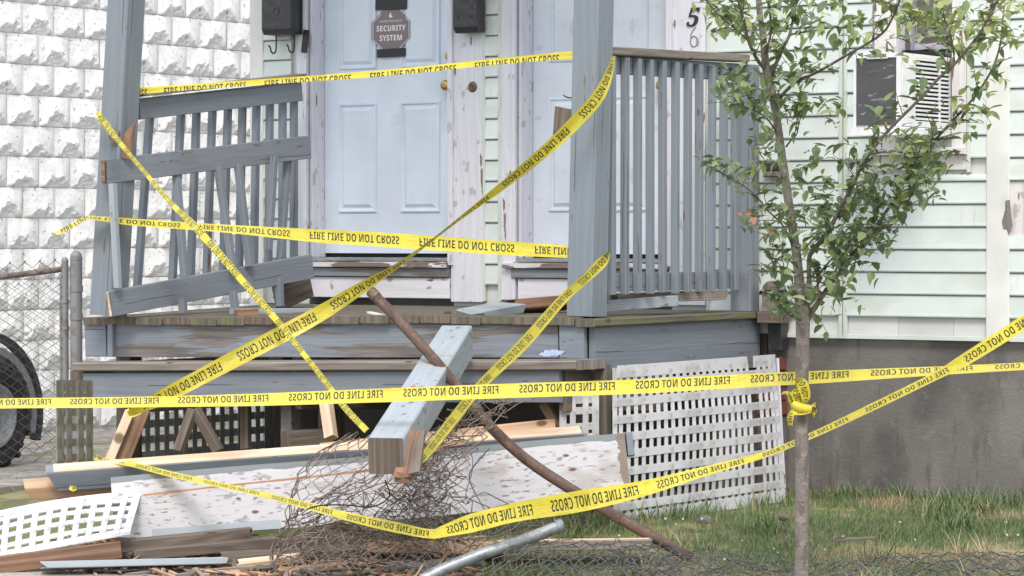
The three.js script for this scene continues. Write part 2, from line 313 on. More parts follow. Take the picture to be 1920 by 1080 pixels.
// ================================================================ NEIGHBOUR'S WALL of rock-faced blocks (runs away from the street)
{
  const XN = -6.08, nb = thing('block_building', 'white painted building of rock faced concrete blocks across the driveway', 'building', V(XN - 3, 0, -4));
  slab('wall', XN - 7, XN - 0.006, -0.3, 5.4, -10, 1.9, M.mortar, nb, 0);
  const roof = prismX([[5.4, -3.6], [5.4, 3.6], [5.5, 3.6], [7.2, 0], [5.5, -3.6]], 12.0); // gable roof along z
  part('roof', roof, M.roofing, nb, V(XN - 3.5, 0, -4), frameQ(OUT, UP));
  const BW = 0.31, BH = 0.203, nx = 30, ny = 24, variants = [];
  for (let k = 0; k < 12; k++) {
    const pos = [], uv = [], idx = [], s = 900 + k * 17, a = rr(0.26, 0.4), mid = rr(0.42, 0.58), low = rr(0.05, 0.09);
    for (let j = 0; j <= ny; j++) for (let i = 0; i <= nx; i++) {
      const u = i / nx, v = j / ny, edge = Math.min(sstep(0, 0.09, u), sstep(0, 0.09, 1 - u));
      const ridge = clamp(low + a * Math.exp(-Math.pow((u - mid) / 0.3, 4)) + 0.2 * (vn(u, 0.3, 7, 2, s) - 0.5) + 0.16 * (fbm(u, 0.6, 14, 2, 2, s + 1) - 0.5), 0.05, 0.6);
      let h = v > ridge ? Math.pow((1 - v) / (1 - ridge), 0.8) : Math.pow(v / ridge, 1.15);
      h = h * 0.033 * edge * (0.25 + 0.75 * Math.exp(-Math.pow((u - mid) / 0.41, 6))) * (0.85 + 0.3 * vn(u, v, 5, 3, s + 3)) + (v < ridge ? 0.022 : 0.0035) * edge * (fbm(u, v, 11, 8, 3, s + 5) - 0.5) * sstep(0, 0.12, v) * sstep(0, 0.12, 1 - v);
      pos.push(h, (v - 0.5) * (BH - 0.004), (0.5 - u) * (BW - 0.004)); uv.push(u * BW + k * 0.37, v * BH + k * 0.53);
    }
    for (let j = 0; j < ny; j++) for (let i = 0; i < nx; i++) { const q = j * (nx + 1) + i; idx.push(q, q + 1, q + nx + 1, q + 1, q + nx + 2, q + nx + 1); }
    // sides back to the wall
    const g = new THREE.BufferGeometry(); g.setAttribute('position', new THREE.Float32BufferAttribute(pos, 3)); g.setAttribute('uv', new THREE.Float32BufferAttribute(uv, 2)); g.setIndex(idx); const chipped = g.toNonIndexed(); chipped.computeVertexNormals();
    variants.push(chipped);
  }
  for (let r = 0; r < 17; r++) for (let c = 0; c < 18; c++) {
    const z = 0.55 - c * BW - (r % 2) * BW / 2, y = 0.05 + (r + 0.5) * BH;
    if (z < -4.6) continue;
    const b = new THREE.Mesh(variants[Math.floor(rnd() * 12)], M.block); b.name = 'block'; b.position.set(XN + rr(-0.003, 0.003), y, z); put(b, nb);
  }
}

// ================================================================ HOUSE
const HX0 = wallX(473), HX1 = 7.5;
const house = thing('house', 'pale green sided house with two white panelled front doors', 'house', V(1, 0, -4));
const D1 = { x0: wallX(580), x1: wallX(849), left: wallX(561), right: wallX(909) };
const D2 = { x0: wallX(971), x1: wallX(1258), left: wallX(944), right: wallX(1326) };
const DOORZ = -0.12, SILLY = wallY(725, 483), DTOP = SILLY + 2.05, DECK = 0.96;
const WIN = { x0: wallX(1684), x1: wallX(1788), y0: wallY(1700, 262), y1: wallY(1700, -260) };
{
  slab('foundation', 0.02, HX1, -0.6, 0.845, -0.3, -0.03, M.concrete, house, 0.004);
  slab('foundation', HX0, 0.0, -0.6, 0.94, -0.3, -0.05, M.concrete, house, 0.004);
  // shell: the rooms behind, wall pieces between the openings
  slab('body', HX0, HX1, -0.2, 5.3, -8, -0.36, M.plaster, house, 0);
  const wy0 = 0.84, wp = (x0, x1, y0, y1) => slab('wall', x0, x1, y0, y1, -0.34, -0.006, M.plaster, house, 0);
  wp(HX0, D1.x0 - 0.005, wy0 + 0.12, 5.3); wp(D1.x1 + 0.005, D2.x0 - 0.005, wy0 + 0.12, 5.3); wp(D2.x1 + 0.005, WIN.x0, wy0, 5.3); wp(WIN.x1, HX1, wy0, 5.3);
  wp(D1.x0, D1.x1, DTOP + 0.03, 5.3); wp(D2.x0, D2.x1, DTOP + 0.03, 5.3); wp(WIN.x0 + 0.002, WIN.x1 - 0.002, wy0, WIN.y0 - 0.002); wp(WIN.x0 + 0.002, WIN.x1 - 0.002, WIN.y1, 5.3);
  const roof = prismX([[5.3, -4.1], [5.3, 4.1], [5.4, 4.1], [7.6, 0], [5.4, -4.1]], HX1 - HX0 + 0.2);
  part('roof', roof, M.roofing, house, V((HX0 + HX1) / 2, 0, -4), frameQ(SIDE, UP));
  // clapboards, course by course
  const EXP = 0.1155, lap = x => [[0, 0.0], [0, 0.022], [0.006, 0.0235], [0.02, 0.021], [EXP - 0.0085, 0.0115], [EXP - 0.0085, 0.0]].reverse();
  const board = (x0, x1, y, mat, h) => {
    if (x1 - x0 < 0.01) return;
    const o = lap().map(([a, b]) => [h && a > h ? h : a, b]);
    part('clapboard', prismX(o, x1 - x0, x0 + rr(0, 0.4), y), mat, house, V((x0 + x1) / 2, y, 0), frameQ(SIDE, UP));
  };
  const run = (x0, x1, yPhase, ya, yb, mat) => { for (let k = Math.ceil((ya - yPhase) / EXP - 1e-6); yPhase + k * EXP < yb; k++) board(x0, x1, yPhase + k * EXP, mat, Math.min(EXP, yb - (yPhase + k * EXP))); };
  const ph = wallY(1400, 507), top = 3.35, bot = 0.833;
  const phL = wallY(530, 112), phM = wallY(926, 105);
  run(wallX(498), wallX(549), phL, 1.0, top, M.siding);
  run(wallX(913), wallX(937), phM, 1.0, top, M.siding);
  const seam0 = wallX(1575), seam1 = wallX(1591), wl = wallX(1637), wr = wallX(1822), t0 = wallX(1853), t1 = wallX(1896);
  run(D2.right + 0.03, seam0, ph, bot + 0.01, top, M.siding);
  const winBot = wallY(1700, 306);
  run(seam1, t0, ph, bot + 0.01, winBot - 0.06, M.siding);
  run(seam1, wl, ph, winBot - 0.02, top, M.siding); run(wr, t0, ph, winBot - 0.02, top, M.siding);
  const tear0 = wallY(1900, 412), tear1 = wallY(1900, 352);
  run(t1, HX1, ph, bot + 0.01, tear0 - 0.08, M.siding); run(t1, HX1, ph, tear1 - 0.01, top, M.siding);
  // torn course: old white boards bare behind it
  for (let k = 0; k < 4; k++) slab('old_board', t1 - 0.035 + k * 0.11, t1 + 0.07 + k * 0.11, tear0 - 0.14, tear1 + 0.03, -0.004, 0.004 + rr(0, 0.004), M.whitePeel, house, 0.001);
  { const yy = ph + Math.round((tear0 - 0.06 - ph) / EXP) * EXP;
    board(t1 + 0.5, HX1, yy, M.siding); board(t1 + 0.42, HX1, yy + EXP, M.siding); }
  { // jagged loose flap of the trim beside the tear
    const b = new Poly(), y0 = tear0 - 0.06, pts = [[-0.02, 0.11], [-0.02, 0.155], [0.005, 0.16], [0.02, 0.03], [0.0, -0.02], [-0.012, 0.012], [-0.03, 0.012], [-0.038, 0.05]];
    const c = [t1 - 0.012, y0 + 0.07, 0.034]; for (let i = 0; i < pts.length; i++) { const p = pts[i], q = pts[(i + 1) % pts.length]; b.tri(c, [t1 + q[0], y0 + q[1], 0.03], [t1 + p[0], y0 + p[1], 0.03], [0, 0], [q[0], q[1]], [p[0], p[1]]); }
    partW('torn_backing', b.geo(), M.slate, house);
  }
  slab('starter_strip', 0.06, HX1, bot - 0.012, bot + 0.012, 0.001, 0.012, M.siding, house, 0.002);
  // vertical channels
  slab('channel', seam0, seam0 + (seam1 - seam0) * 0.44, bot - 0.01, top, 0, 0.02, M.channel, house, 0.003);
  slab('channel', seam0 + (seam1 - seam0) * 0.56, seam1, bot - 0.01, top, 0, 0.022, M.channel, house, 0.003);
  slab('channel', wallX(908.5), wallX(913), 0.99, top, 0, 0.02, M.channel, house, 0.002);
  slab('channel', wallX(937), wallX(943.5), 0.99, top, 0, 0.02, M.channel, house, 0.002);
  slab('channel', D2.right + 0.003, D2.right + 0.03, bot, top, 0, 0.02, M.channel, house, 0.003);
  slab('channel', wallX(1816), wr, winBot - 0.05, top, 0, 0.03, M.channel, house, 0.003);
  slab('corner_board', HX0, wallX(498), 0.1, top + 1.9, -0.4, 0.024, M.trimBoard, house, 0.004);
  slab('trim_board', t0, t1, bot - 0.005, top + 1.9, 0, 0.028, M.trimBoard, house, 0.004);
  slab('clapboard_above', HX0 + 0.1, HX1, top + 0.01, 5.25, -0.004, 0.012, M.siding, house, 0.003);
}
// raised panel with moulding: rings of [inset, height]
function panelGeo(w, h, prof) {
  const b = new Poly(), ringAt = (ins, z) => [[-w / 2 + ins, -h / 2 + ins, z], [w / 2 - ins, -h / 2 + ins, z], [w / 2 - ins, h / 2 - ins, z], [-w / 2 + ins, h / 2 - ins, z]];
  for (let k = 0; k < prof.length - 1; k++) { const A = ringAt(...prof[k]), B = ringAt(...prof[k + 1]); for (let i = 0; i < 4; i++) { const j = (i + 1) % 4; b.quad(A[i], A[j], B[j], B[i], [A[i][0], A[i][1]], [A[j][0], A[j][1]], [B[j][0], B[j][1]], [B[i][0], B[i][1]]); } }
  const E = ringAt(...prof[prof.length - 1]); b.quad(E[0], E[1], E[2], E[3], ...E.map(e => [e[0], e[1]])); return b.geo();
}
function frontDoor(D, cols, mat, label, knobPx, boltPx) {
  const zf = DOORZ, door = slab('door', D.x0 + 0.022, D.x1 - 0.022, SILLY + 0.024, DTOP - 0.02, zf - 0.045, zf, mat, house, 0.003);
  tag(door, label);
  const rows = [[wallY(725, 398, zf), wallY(725, 192, zf)], [wallY(725, 128, zf), wallY(725, 128, zf) + 0.6], [wallY(725, 128, zf) + 0.7, wallY(725, 128, zf) + 0.86]];
  const prof = [[0, 0.0005], [0.003, 0.011], [0.012, 0.011], [0.017, 0.001], [0.026, 0.001], [0.046, 0.014]];
  for (const [a, c] of cols) for (const [y0, y1] of rows) { const xa = onZ(a, 300, zf).x, xb = onZ(c, 300, zf).x; part('panel', panelGeo(xb - xa, y1 - y0, prof), mat, door, V((xa + xb) / 2, (y0 + y1) / 2, zf)); }
  const lathe = (pts) => new THREE.LatheGeometry(pts.map(p => new THREE.Vector2(p[0], p[1])), 24);
  const qz = new THREE.Quaternion().setFromUnitVectors(UP, OUT);
  const kp = onZ(knobPx[0], knobPx[1], zf + 0.05);
  part('knob', lathe([[0.0, 0], [0.034, 0], [0.034, 0.006], [0.016, 0.01], [0.013, 0.03], [0.02, 0.038], [0.029, 0.05], [0.03, 0.06], [0.024, 0.07], [0.009, 0.073], [0.008, 0.071], [0, 0.071]]), M.brass, door, V(kp.x, kp.y, zf), qz);
  if (boltPx) { const bp = onZ(boltPx[0], boltPx[1], zf + 0.02); part('deadbolt', lathe([[0, 0], [0.03, 0], [0.03, 0.008], [0.024, 0.02], [0.01, 0.022], [0.009, 0.018], [0, 0.018]]), M.brass, door, V(bp.x, bp.y, zf), qz); }
  // frame: casing boards, stops, threshold, sill
  const fr = (n, x0, x1, y0, y1, z0, z1, m = M.whiteTrim, c) => slab(n, x0, x1, y0, y1, z0, z1, m, house, c);
  fr('door_stop', D.x0, D.x0 + 0.02, SILLY + 0.002, DTOP, zf - 0.05, -0.002); fr('door_stop', D.x1 - 0.02, D.x1, SILLY + 0.002, DTOP, zf - 0.05, -0.002);
  fr('door_stop', D.x0 + 0.02, D.x1 - 0.02, DTOP - 0.018, DTOP, zf - 0.05, -0.002);
  fr('door_casing', D.left, D.x0 - 0.002, D.left < -2 ? SILLY - 0.03 : 1.0, DTOP + 0.12, 0, 0.026, M.whiteTrim); fr('door_casing', D.x1 + 0.002, D.right, 0.985, DTOP + 0.12, 0, 0.024, M.whiteTrim);
  fr('door_casing', D.x0, D.x1, DTOP + 0.002, DTOP + 0.13, 0, 0.024);
  fr('casing_bead', D.x1 - 0.012, D.x1 + 0.022, SILLY - 0.04, DTOP, 0.0245, 0.04); fr('casing_bead', D.x0 - 0.016, D.x0 + 0.006, SILLY - 0.02, DTOP, 0.0265, 0.038);
  fr('threshold', D.x0 + 0.004, D.x1 - 0.004, SILLY - 0.022, SILLY, zf - 0.08, 0.03, M.galv, 0.004);
  fr('door_gap', D.x0 + 0.02, D.x1 - 0.02, SILLY + 0.002, SILLY + 0.022, zf - 0.04, zf - 0.012, M.dark);
  fr('door_sill', D.left + 0.03, D.x1 - 0.004, SILLY - 0.055, SILLY - 0.024, -0.2, 0.062, M.thresh);
  fr('sill_support', D.x0 - 0.02, D.x1 - 0.006, SILLY - 0.108, SILLY - 0.058, -0.2, 0.04, M.paintWorn);
  fr('riser_board', D.x0 + 0.015, D.x1 - 0.006, 1.0, SILLY - 0.112, -0.1, 0.022, M.white);
}
frontDoor(D1, [[636, 707], [752, 826]], M.door, 'white six panel door with brass knob and taped sign', [836, 160], [841, 105]);
frontDoor(D2, [[1030, 1103], [1140, 1216]], M.doorOld, 'scuffed white six panel door behind the porch post', [1240, 160], null);
{ // old lock hole in the casing
  const p = onZ(886, 163, 0.024), qz = new THREE.Quaternion().setFromUnitVectors(UP, OUT);
  part('old_lock', new THREE.LatheGeometry([[0, 0.004], [0.008, 0.005], [0.014, 0.014], [0.026, 0.006], [0.031, 0]].map(q => new THREE.Vector2(...q)), 18), M.brassOld, house, p, qz);
}
// window behind the cooling unit
{
  const w = new THREE.Group(); w.name = 'window'; w.position.set((WIN.x0 + WIN.x1) / 2, WIN.y0, 0); house.add(w); w.position.sub(house.position); house.updateMatrixWorld(true);
  const yb = wallY(1700, 300), yt = WIN.y1 + 0.1, c = (n, x0, x1, y0, y1, z0, z1, m = M.whitePeel) => slab(n, x0, x1, y0, y1, z0, z1, m, w);
  c('casing', wallX(1643), WIN.x0, WIN.y0 - 0.08, yt, 0, 0.03); c('casing', WIN.x1, wallX(1815), wallY(1800, 286), yt, 0, 0.03);
  c('casing', WIN.x0 + 0.002, WIN.x1 - 0.002, WIN.y1, yt, 0, 0.03);
  c('apron', wallX(1643), wallX(1816), yb - 0.055, WIN.y0 - 0.082, 0, 0.024);
  c('sill', wallX(1640), wallX(1818), WIN.y0 - 0.08, WIN.y0 - 0.045, 0.0, 0.07, M.whitePeel);
  c('filler_board', WIN.x0, WIN.x1, WIN.y0 - 0.044, wallY(1735, 95), -0.05, -0.03, M.dark);
  const s0 = wallY(1735, 92), gl = -0.09;
  c('stile', WIN.x0, WIN.x0 + 0.05, s0, WIN.y1, gl - 0.04, gl + 0.05, M.sash); c('stile', WIN.x1 - 0.04, WIN.x1, s0, WIN.y1, gl - 0.04, gl, M.sash);
  c('bottom_rail', WIN.x0 + 0.05, WIN.x1 - 0.04, s0, s0 + 0.075, gl - 0.04, gl, M.sash);
  c('pane', WIN.x0 + 0.05, WIN.x1 - 0.04, s0 + 0.075, WIN.y1, gl - 0.03, gl - 0.02, M.glass);
}
// house number five, and the ghost of a six
const font = await new FontLoader().loadAsync('fonts/droid/droid_serif_bold.typeface.json');
const fontSans = await new FontLoader().loadAsync('fonts/droid/droid_sans_bold.typeface.json');
{
  const g = new TextGeometry('5', { font, size: 0.1, depth: 0.006, curveSegments: 6, bevelEnabled: false }); g.center();
  g.applyMatrix4(new THREE.Matrix4().makeShear(0, 0, 0.25, 0, 0, 0));
  const m = part('house_number', g, M.tapeBlack, scene, onZ(1300, 32, 0.029));
  tag(m, 'black metal house number five screwed to white door casing', 'number');
  const c = onZ(1301, 70, 0.0265), pts = [];
  for (let i = 0; i <= 30; i++) { const a = i / 30 * Math.PI * 2 + 2.2; pts.push(V(c.x + Math.cos(a) * 0.022, c.y - 0.022 + Math.sin(a) * 0.028, c.z)); }
  pts.unshift(V(c.x + 0.012, c.y + 0.055, c.z), V(c.x - 0.01, c.y + 0.03, c.z), V(c.x - 0.02, c.y + 0.005, c.z));
  tag(partW('house_number', tubeGeo(pts, 0.0026, 5), M.slate, scene), 'thin grey house number six below the black five', 'number');
}

// ================================================================ PORCH
const RP0 = onZ(1100, 592, 1.6), RP1 = onZ(1113.5, 0, 1.6), LP0 = onD(203, 592, 16.42), LP1 = onD(237, 0, 16.42);
const porch = thing('porch', 'grey painted front porch with broken left railing and leaning post', 'porch', V(-1.6, 0, 0.9));
const PZ = 1.74, PXL = onZ(155, 596, PZ).x, PXR = 0.03;
{
  const ext = (a, b, y) => a.clone().lerp(b, (y - a.y) / (b.y - a.y));
  const rtop = 4.35;
  const lp = beam('post', LP0, ext(LP0, LP1, rtop), 0.145, 0.145, OUT, M.paint[0], porch, { c: 0.006 }); tag(lp, 'leaning corner post with split wood');
  beam('post', RP0, ext(RP0, RP1, rtop), 0.145, 0.145, OUT, M.paint[2], porch, { c: 0.006 });
  // roof that shades the doors
  slab('roof', PXL - 0.15, PXR + 0.15, rtop + 0.002, rtop + 0.2, 0.03, 2.0, M.trimBoard, porch, 0.01);
  // exposed split on the left post
  const sp = (pts, n, m, off) => { const b = new Poly(), P = pts.map(([x, y]) => onD(x, y, 16.3 + off)), c = P.reduce((s, q) => s.add(q), V(0, 0, 0)).multiplyScalar(1 / P.length).add(V(0.01, 0, 0.012)); for (let i = 0; i < P.length; i++) { const q = P[(i + 1) % P.length]; b.tri(c.toArray(), q.toArray(), P[i].toArray(), [c.y, c.z], [q.y, q.z], [P[i].y, P[i].z]); } partW(n, b.geo(), m, porch); };
  sp([[227, 296], [232, 252], [243, 238], [256, 224], [251, 262], [246, 298]], 'bare_wood', M.rawBrown, 0.03);
  sp([[203, 255], [212, 240], [226, 246], [222, 268], [208, 276]], 'bare_wood', M.weatherBrown, 0.015);
  // deck boards running out from the wall, ends showing at the front
  const nb = 17, sagY = x => { const t = clamp((x - PXL) / (PXR - PXL)); return lerp(wallY(155, 594, PZ), DECK, sstep(0, 0.8, t)); };
  for (let k = 0; k < nb; k++) {
    const x0 = lerp(PXL, PXR - 0.11, k / nb), x1 = lerp(PXL, PXR - 0.11, (k + 1) / nb), xm = (x0 + x1) / 2, y = sagY(xm) - 0.02 + rr(-0.004, 0.004);
    beam('deck_board', V(xm, lerp(y, DECK - 0.02, 1), 0.03), V(xm, y, PZ + rr(-0.006, 0.01)), 0.038, x1 - x0 - 0.006, UP, k % 3 ? M.mossy : M.weatherBrown, porch, { c: 0.004 });
  }
  beam('deck_board', V(PXR - 0.05, DECK - 0.021, 0.04), V(PXR - 0.05, DECK - 0.024, PZ + 0.01), 0.038, 0.11, UP, M.mossy, porch, { c: 0.006 });
  // fascias
  const fz = PZ - 0.05;
  beam('fascia', onZ(206, 638, fz), onZ(1050, 637, fz), 0.178, 0.036, UP, M.paintWorn, porch);
  beam('fascia_end', onZ(163, 638, fz + 0.01), onZ(202, 638, fz + 0.01), 0.176, 0.03, UP, M.paint[0], porch);
  beam('corner_block', onZ(209, 606, fz + 0.03), onZ(209, 669, fz + 0.03), 0.03, 0.036, OUT, M.paint[2], porch);
  slab('side_fascia', PXR - 0.065, PXR - 0.03, 0.66, 0.935, 0.03, PZ - 0.05, M.paint[1], porch);
  beam('fascia_end', onZ(1052, 638, fz + 0.018), onZ(1098, 638, fz + 0.018), 0.18, 0.03, UP, M.paint[2], porch);
  // step
  const tz = PZ + 0.27;
  const t0 = onZ(138, 688, tz), t1 = onZ(1082, 685, tz);
  beam('tread', t0.clone().add(V(0, 0, -0.13)), t1.clone().add(V(0, 0, -0.13)), 0.046, 0.28, UP, M.weather, porch, { c: 0.007 });
  beam('riser', onZ(160, 727, tz - 0.035), onZ(1052, 724, tz - 0.035), 0.155, 0.03, UP, M.paint[1], porch);
  for (const px of [150, 560, 1056]) beam('stringer', onZ(px, 700, tz - 0.06).add(V(0, -0.08, 0)), onZ(px, 700, tz - 0.06).add(V(0.03, -0.12, -0.9)), 0.2, 0.04, UP, M.weatherBrown, porch);
  beam('stringer_end', onZ(145, 695, tz - 0.1), onZ(148, 745, tz - 0.1), 0.05, 0.07, OUT, M.weatherBrown, porch);
  // supports under the deck
  for (const [x, z] of [[PXL + 0.12, 1.5], [-1.75, 1.45], [-0.15, 1.5], [PXL + 0.12, 0.15], [-0.15, 0.15]]) beam('support_post', V(x, -0.25, z), V(x, 0.9, z), 0.1, 0.1, OUT, M.weatherBrown, porch);
  for (const z of [0.08, 0.85]) slab('joist', PXL + 0.05, PXR - 0.07, 0.75, 0.915, z, z + 0.04, M.weatherBrown, porch);
}
{ // right railing, still standing
  const rl = new THREE.Group(); rl.name = 'railing'; rl.position.set(-0.05, DECK, 0.8); porch.updateWorldMatrix(true, false); scene.add(rl); porch.attach(rl);
  tag(rl, 'intact grey railing with a weathered top rail');
  const xr = -0.035, zA = 1.53, zB = 0.16;
  beam('top_rail', V(xr - 0.02, 2.253, zA), V(xr - 0.02, 2.283, zB - 0.03), 0.04, 0.095, UP, M.weather, rl, { c: 0.005 });
  beam('rail', V(xr - 0.035, 2.19, zA), V(xr - 0.035, 2.21, zB), 0.09, 0.036, UP, M.paint[1], rl);
  beam('rail', V(xr - 0.035, 1.125, zA), V(xr - 0.035, 1.125, zB), 0.09, 0.036, UP, M.paint[1], rl);
  for (let k = 0; k < 11; k++) { const z = lerp(zA - 0.045, zB + 0.09, k / 10); beam('baluster', V(xr + 0.003, 1.068 + rr(-0.004, 0.004), z), V(xr + 0.003, 2.228, z + rr(-0.012, 0.004)), 0.035, 0.035, OUT, M.paint[k % 3], rl); }
  const wp = beam('newel_post', V(-0.06, DECK, 0.085), V(-0.06, 2.25, 0.085), 0.095, 0.12, OUT, M.paint[1], rl);
}
{ // left railing, knocked loose
  const rl = new THREE.Group(); rl.name = 'railing'; rl.position.set(PXL, DECK, 0.8); scene.add(rl); porch.updateWorldMatrix(true, false); porch.attach(rl);
  tag(rl, 'smashed grey railing with hanging rails and skewed balusters');
  const q = (a, b, c, d) => [onD(a, b, c), onD(...[a, b].map((_, i) => d[i]), d[2])];
  const rail = (n, a, b, h, t, m, o) => beam(n, onD(...a), onD(...b), h, t, UP, m, rl, o);
  rail('top_rail', [258, 176, 16.5], [562, 143, 17.62], 0.03, 0.1, M.weather, { c: 0.004 });
  rail('rail', [258, 205, 16.52], [562, 171, 17.62], 0.112, 0.036, M.paint[0]);
  tag(rail('rail', [196, 322, 16.28], [577, 276, 17.35], 0.128, 0.04, M.paint[1], { jag: 0.008 }), 'torn rail hanging across the post');
  tag(rail('rail', [204, 570, 16.22], [581, 500, 17.3], 0.135, 0.04, M.paint[0], { jag: 0.008 }), 'torn lower rail slanting down to the deck');
  beam('raw_end', onD(191, 322, 16.26), onD(197, 322, 16.26), 0.12, 0.038, UP, M.rawBrown, rl, { jag: 0.006 }); beam('raw_end', onD(203, 571, 16.2), onD(206, 570.5, 16.2), 0.13, 0.039, UP, M.freshPale, rl, { jag: 0.006 });
  const bal = (a, b, m = M.paint[Math.floor(rnd() * 3)], w = 0.037) => beam('baluster', onD(...a), onD(...b), w, w, OUT, m, rl);
  const xs = [[282, 257], [340, 323], [369, 357], [399, 387], [428, 418], [455, 448], [481, 476], [506, 503], [530, 529], [551, 551]];
  xs.forEach(([a, b], i) => { const t = (a - 258) / 304, d = lerp(16.62, 17.66, t); bal([a, 208 - 34 * t, d], [b, 548 - 62 * t, d - 0.02]); });
  bal([330, 318, 16.66], [346, 520, 16.62]); bal([408, 312, 16.84], [436, 500, 16.76]); bal([446, 306, 16.95], [468, 500, 16.9]); bal([514, 292, 17.1], [503, 470, 17.06]); bal([540, 290, 17.3], [520, 560, 17.2]);
  bal([211, 344, 16.2], [221, 540, 16.2], M.paintPale, 0.034);
  bal([343, 560, 16.5], [343, 586, 16.5]); bal([437, 545, 16.8], [441, 583, 16.8]); bal([523, 520, 17.1], [525, 574, 17.1]);
  rail('ledger', [520, 560, 17.3], [578, 533, 17.5], 0.14, 0.05, M.weatherBrown);
}

// ================================================================ THINGS ON THE HOUSE
{ // window cooling unit
  const xr = wallX(1784), zo = onX(1690, 160, xr).z, xl = onZ(1600, 160, zo).x, yTop = onZ(1690, 98, zo).y, yBot = onZ(1690, 236, zo).y;
  const ac = thing('air_conditioner', 'white window air conditioner with dark rear mesh stuck in the window', 'appliance', V((xl + xr) / 2, yBot, zo / 2));
  slab('case', xl, xr - 0.012, yBot, yTop, -0.02, zo - 0.012, M.acShell, ac, 0.006);
  slab('base_pan', xl - 0.012, xr + 0.004, yBot - 0.045, yBot - 0.002, -0.02, zo + 0.012, M.acShell, ac, 0.008);
  slab('rear_mesh', xl + 0.016, xr - 0.03, yBot + 0.006, yTop - 0.026, zo - 0.0118, zo - 0.004, M.coil, ac, 0.001);
  for (const [a, b, c, d] of [[xl, xl + 0.014, yBot, yTop], [xr - 0.028, xr - 0.004, yBot, yTop], [xl + 0.014, xr - 0.028, yTop - 0.024, yTop]]) slab('rear_frame', a, b, c, d, zo - 0.0116, zo + 0.002, M.acShell, ac, 0.002);
  const sideA = onX(1717, 160, xr).z, sideB = onX(1781, 160, xr).z, sideM = onX(1764, 160, xr).z;
  slab('side_panel', xr - 0.0118, xr - 0.009, yBot + 0.02, yTop - 0.02, sideB, sideA, M.dark, ac, 0.0005);
  slab('side_frame', xr - 0.0118, xr, yBot, yTop, sideA, zo - 0.014, M.acShell, ac, 0.002); slab('side_frame', xr - 0.0118, xr, yTop - 0.02, yTop, sideB, sideA, M.acShell, ac, 0.002); slab('side_frame', xr - 0.0118, xr, yBot, yBot + 0.03, sideB, sideA, M.acShell, ac, 0.002); slab('side_frame', xr - 0.0118, xr, yBot, yTop, 0, sideB, M.acShell, ac, 0.002);
  slab('louver_rib', xr - 0.0088, xr + 0.001, yBot + 0.03, yTop - 0.02, sideM, sideM + 0.016, M.acShell, ac, 0.001);
  const nl = 15; for (let k = 0; k < nl; k++) { const y = lerp(yBot + 0.036, yTop - 0.03, k / (nl - 1)); slab('louver', xr - 0.0086, xr - 0.0005, y, y + 0.0105, sideB, sideA, M.acShell, ac, 0.001); }
  // name plate
  const np = slab('name_plate', lerp(xl, xr, 0.3), lerp(xl, xr, 0.72), yTop - 0.03, yTop + 0.004, zo + 0.0022, zo + 0.008, M.trimBoard, ac, 0.003);
  const tg = new TextGeometry('FRIGIDAIRE', { font: fontSans, size: 0.0155, depth: 0.002, curveSegments: 3, bevelEnabled: false }); tg.computeBoundingBox(); const bb = tg.boundingBox, sx = (xr - xl) * 0.38 / (bb.max.x - bb.min.x); tg.center(); tg.scale(sx, 1, 1);
  part('lettering', tg, M.tapeBlack, np, V(lerp(xl, xr, 0.51), yTop - 0.013, zo + 0.009));
  for (const [px, py] of [[1708, 238], [1765, 238]]) part('screw', new THREE.CylinderGeometry(0.005, 0.005, 0.004, 10).rotateZ(Math.PI / 2), M.galv, ac, onX(px, py, xr + 0.005));
}
function mailbox(label, x0, x1, y0, y1, z0, d, hooks, flap) {
  const mb = thing('mailbox', label, 'mailbox', V((x0 + x1) / 2, y0, z0));
  const out = [[0, 0.012], [0.012, 0], [y1 - y0, 0], [y1 - y0, d * 0.75], [y1 - y0 - 0.03, d], [0.03, d], [0, d - 0.02]].reverse();
  part('box', prismX(out.map(([a, b]) => [a, b]), x1 - x0), M.black, mb, V((x0 + x1) / 2, y0, z0), frameQ(SIDE, UP));
  const lid = slab('lid', x0 - 0.006, x1 + 0.006, y1 - 0.1, y1 + 0.012, z0 + 0.02, z0 + d + 0.014, M.black, mb, 0.008);
  if (flap) { for (const f of [0.22, 0.78]) part('rivet', new THREE.CylinderGeometry(0.005, 0.005, 0.006, 10).rotateX(Math.PI / 2), M.dark, mb, V(lerp(x0, x1, f), y0 + 0.085, z0 + d)); for (const f of [0.3, 0.5]) part('lid_stud', new THREE.SphereGeometry(0.008, 10, 8), M.galv, mb, V(lerp(x0, x1, f), y1 - 0.075, z0 + d + 0.016)); slab('latch', lerp(x0, x1, 0.38), lerp(x0, x1, 0.56), y1 - 0.135, y1 - 0.1, z0 + d + 0.001, z0 + d + 0.012, M.black, mb, 0.006); }
  else part('emblem', new THREE.TorusGeometry(0.022, 0.004, 6, 16), M.black, mb, V((x0 + x1) / 2, y0 + 0.13, z0 + d));
  for (const h of hooks) { const p = []; for (let i = 0; i <= 10; i++) { const a = Math.PI * i / 10; p.push(V(h, y0 - 0.075 - 0.03 * Math.sin(a), z0 + 0.035 + 0.03 * (1 - Math.cos(a)) * 0.9)); } p.unshift(V(h, y0 + 0.01, z0 + 0.033)); p.push(V(h - 0.006, y0 - 0.06, z0 + 0.1)); part('paper_hook', tubeGeo(p, 0.005, 6), M.black, mb); }
}
mailbox('old black mailbox with paper hooks beside the corner board', onZ(491, 30, 0.14).x, onZ(545, 30, 0.14).x, onZ(520, 64, 0.14).y, onZ(520, -60, 0.14).y, 0.016, 0.125, [onZ(512, 80, 0.08).x, onZ(546, 80, 0.08).x], false);
mailbox('black mailbox with riveted flap on casing between the doors', onZ(851, 30, 0.12).x, onZ(895, 30, 0.12).x, onZ(872, 61, 0.12).y, onZ(872, -60, 0.12).y, 0.041, 0.085, [], true);
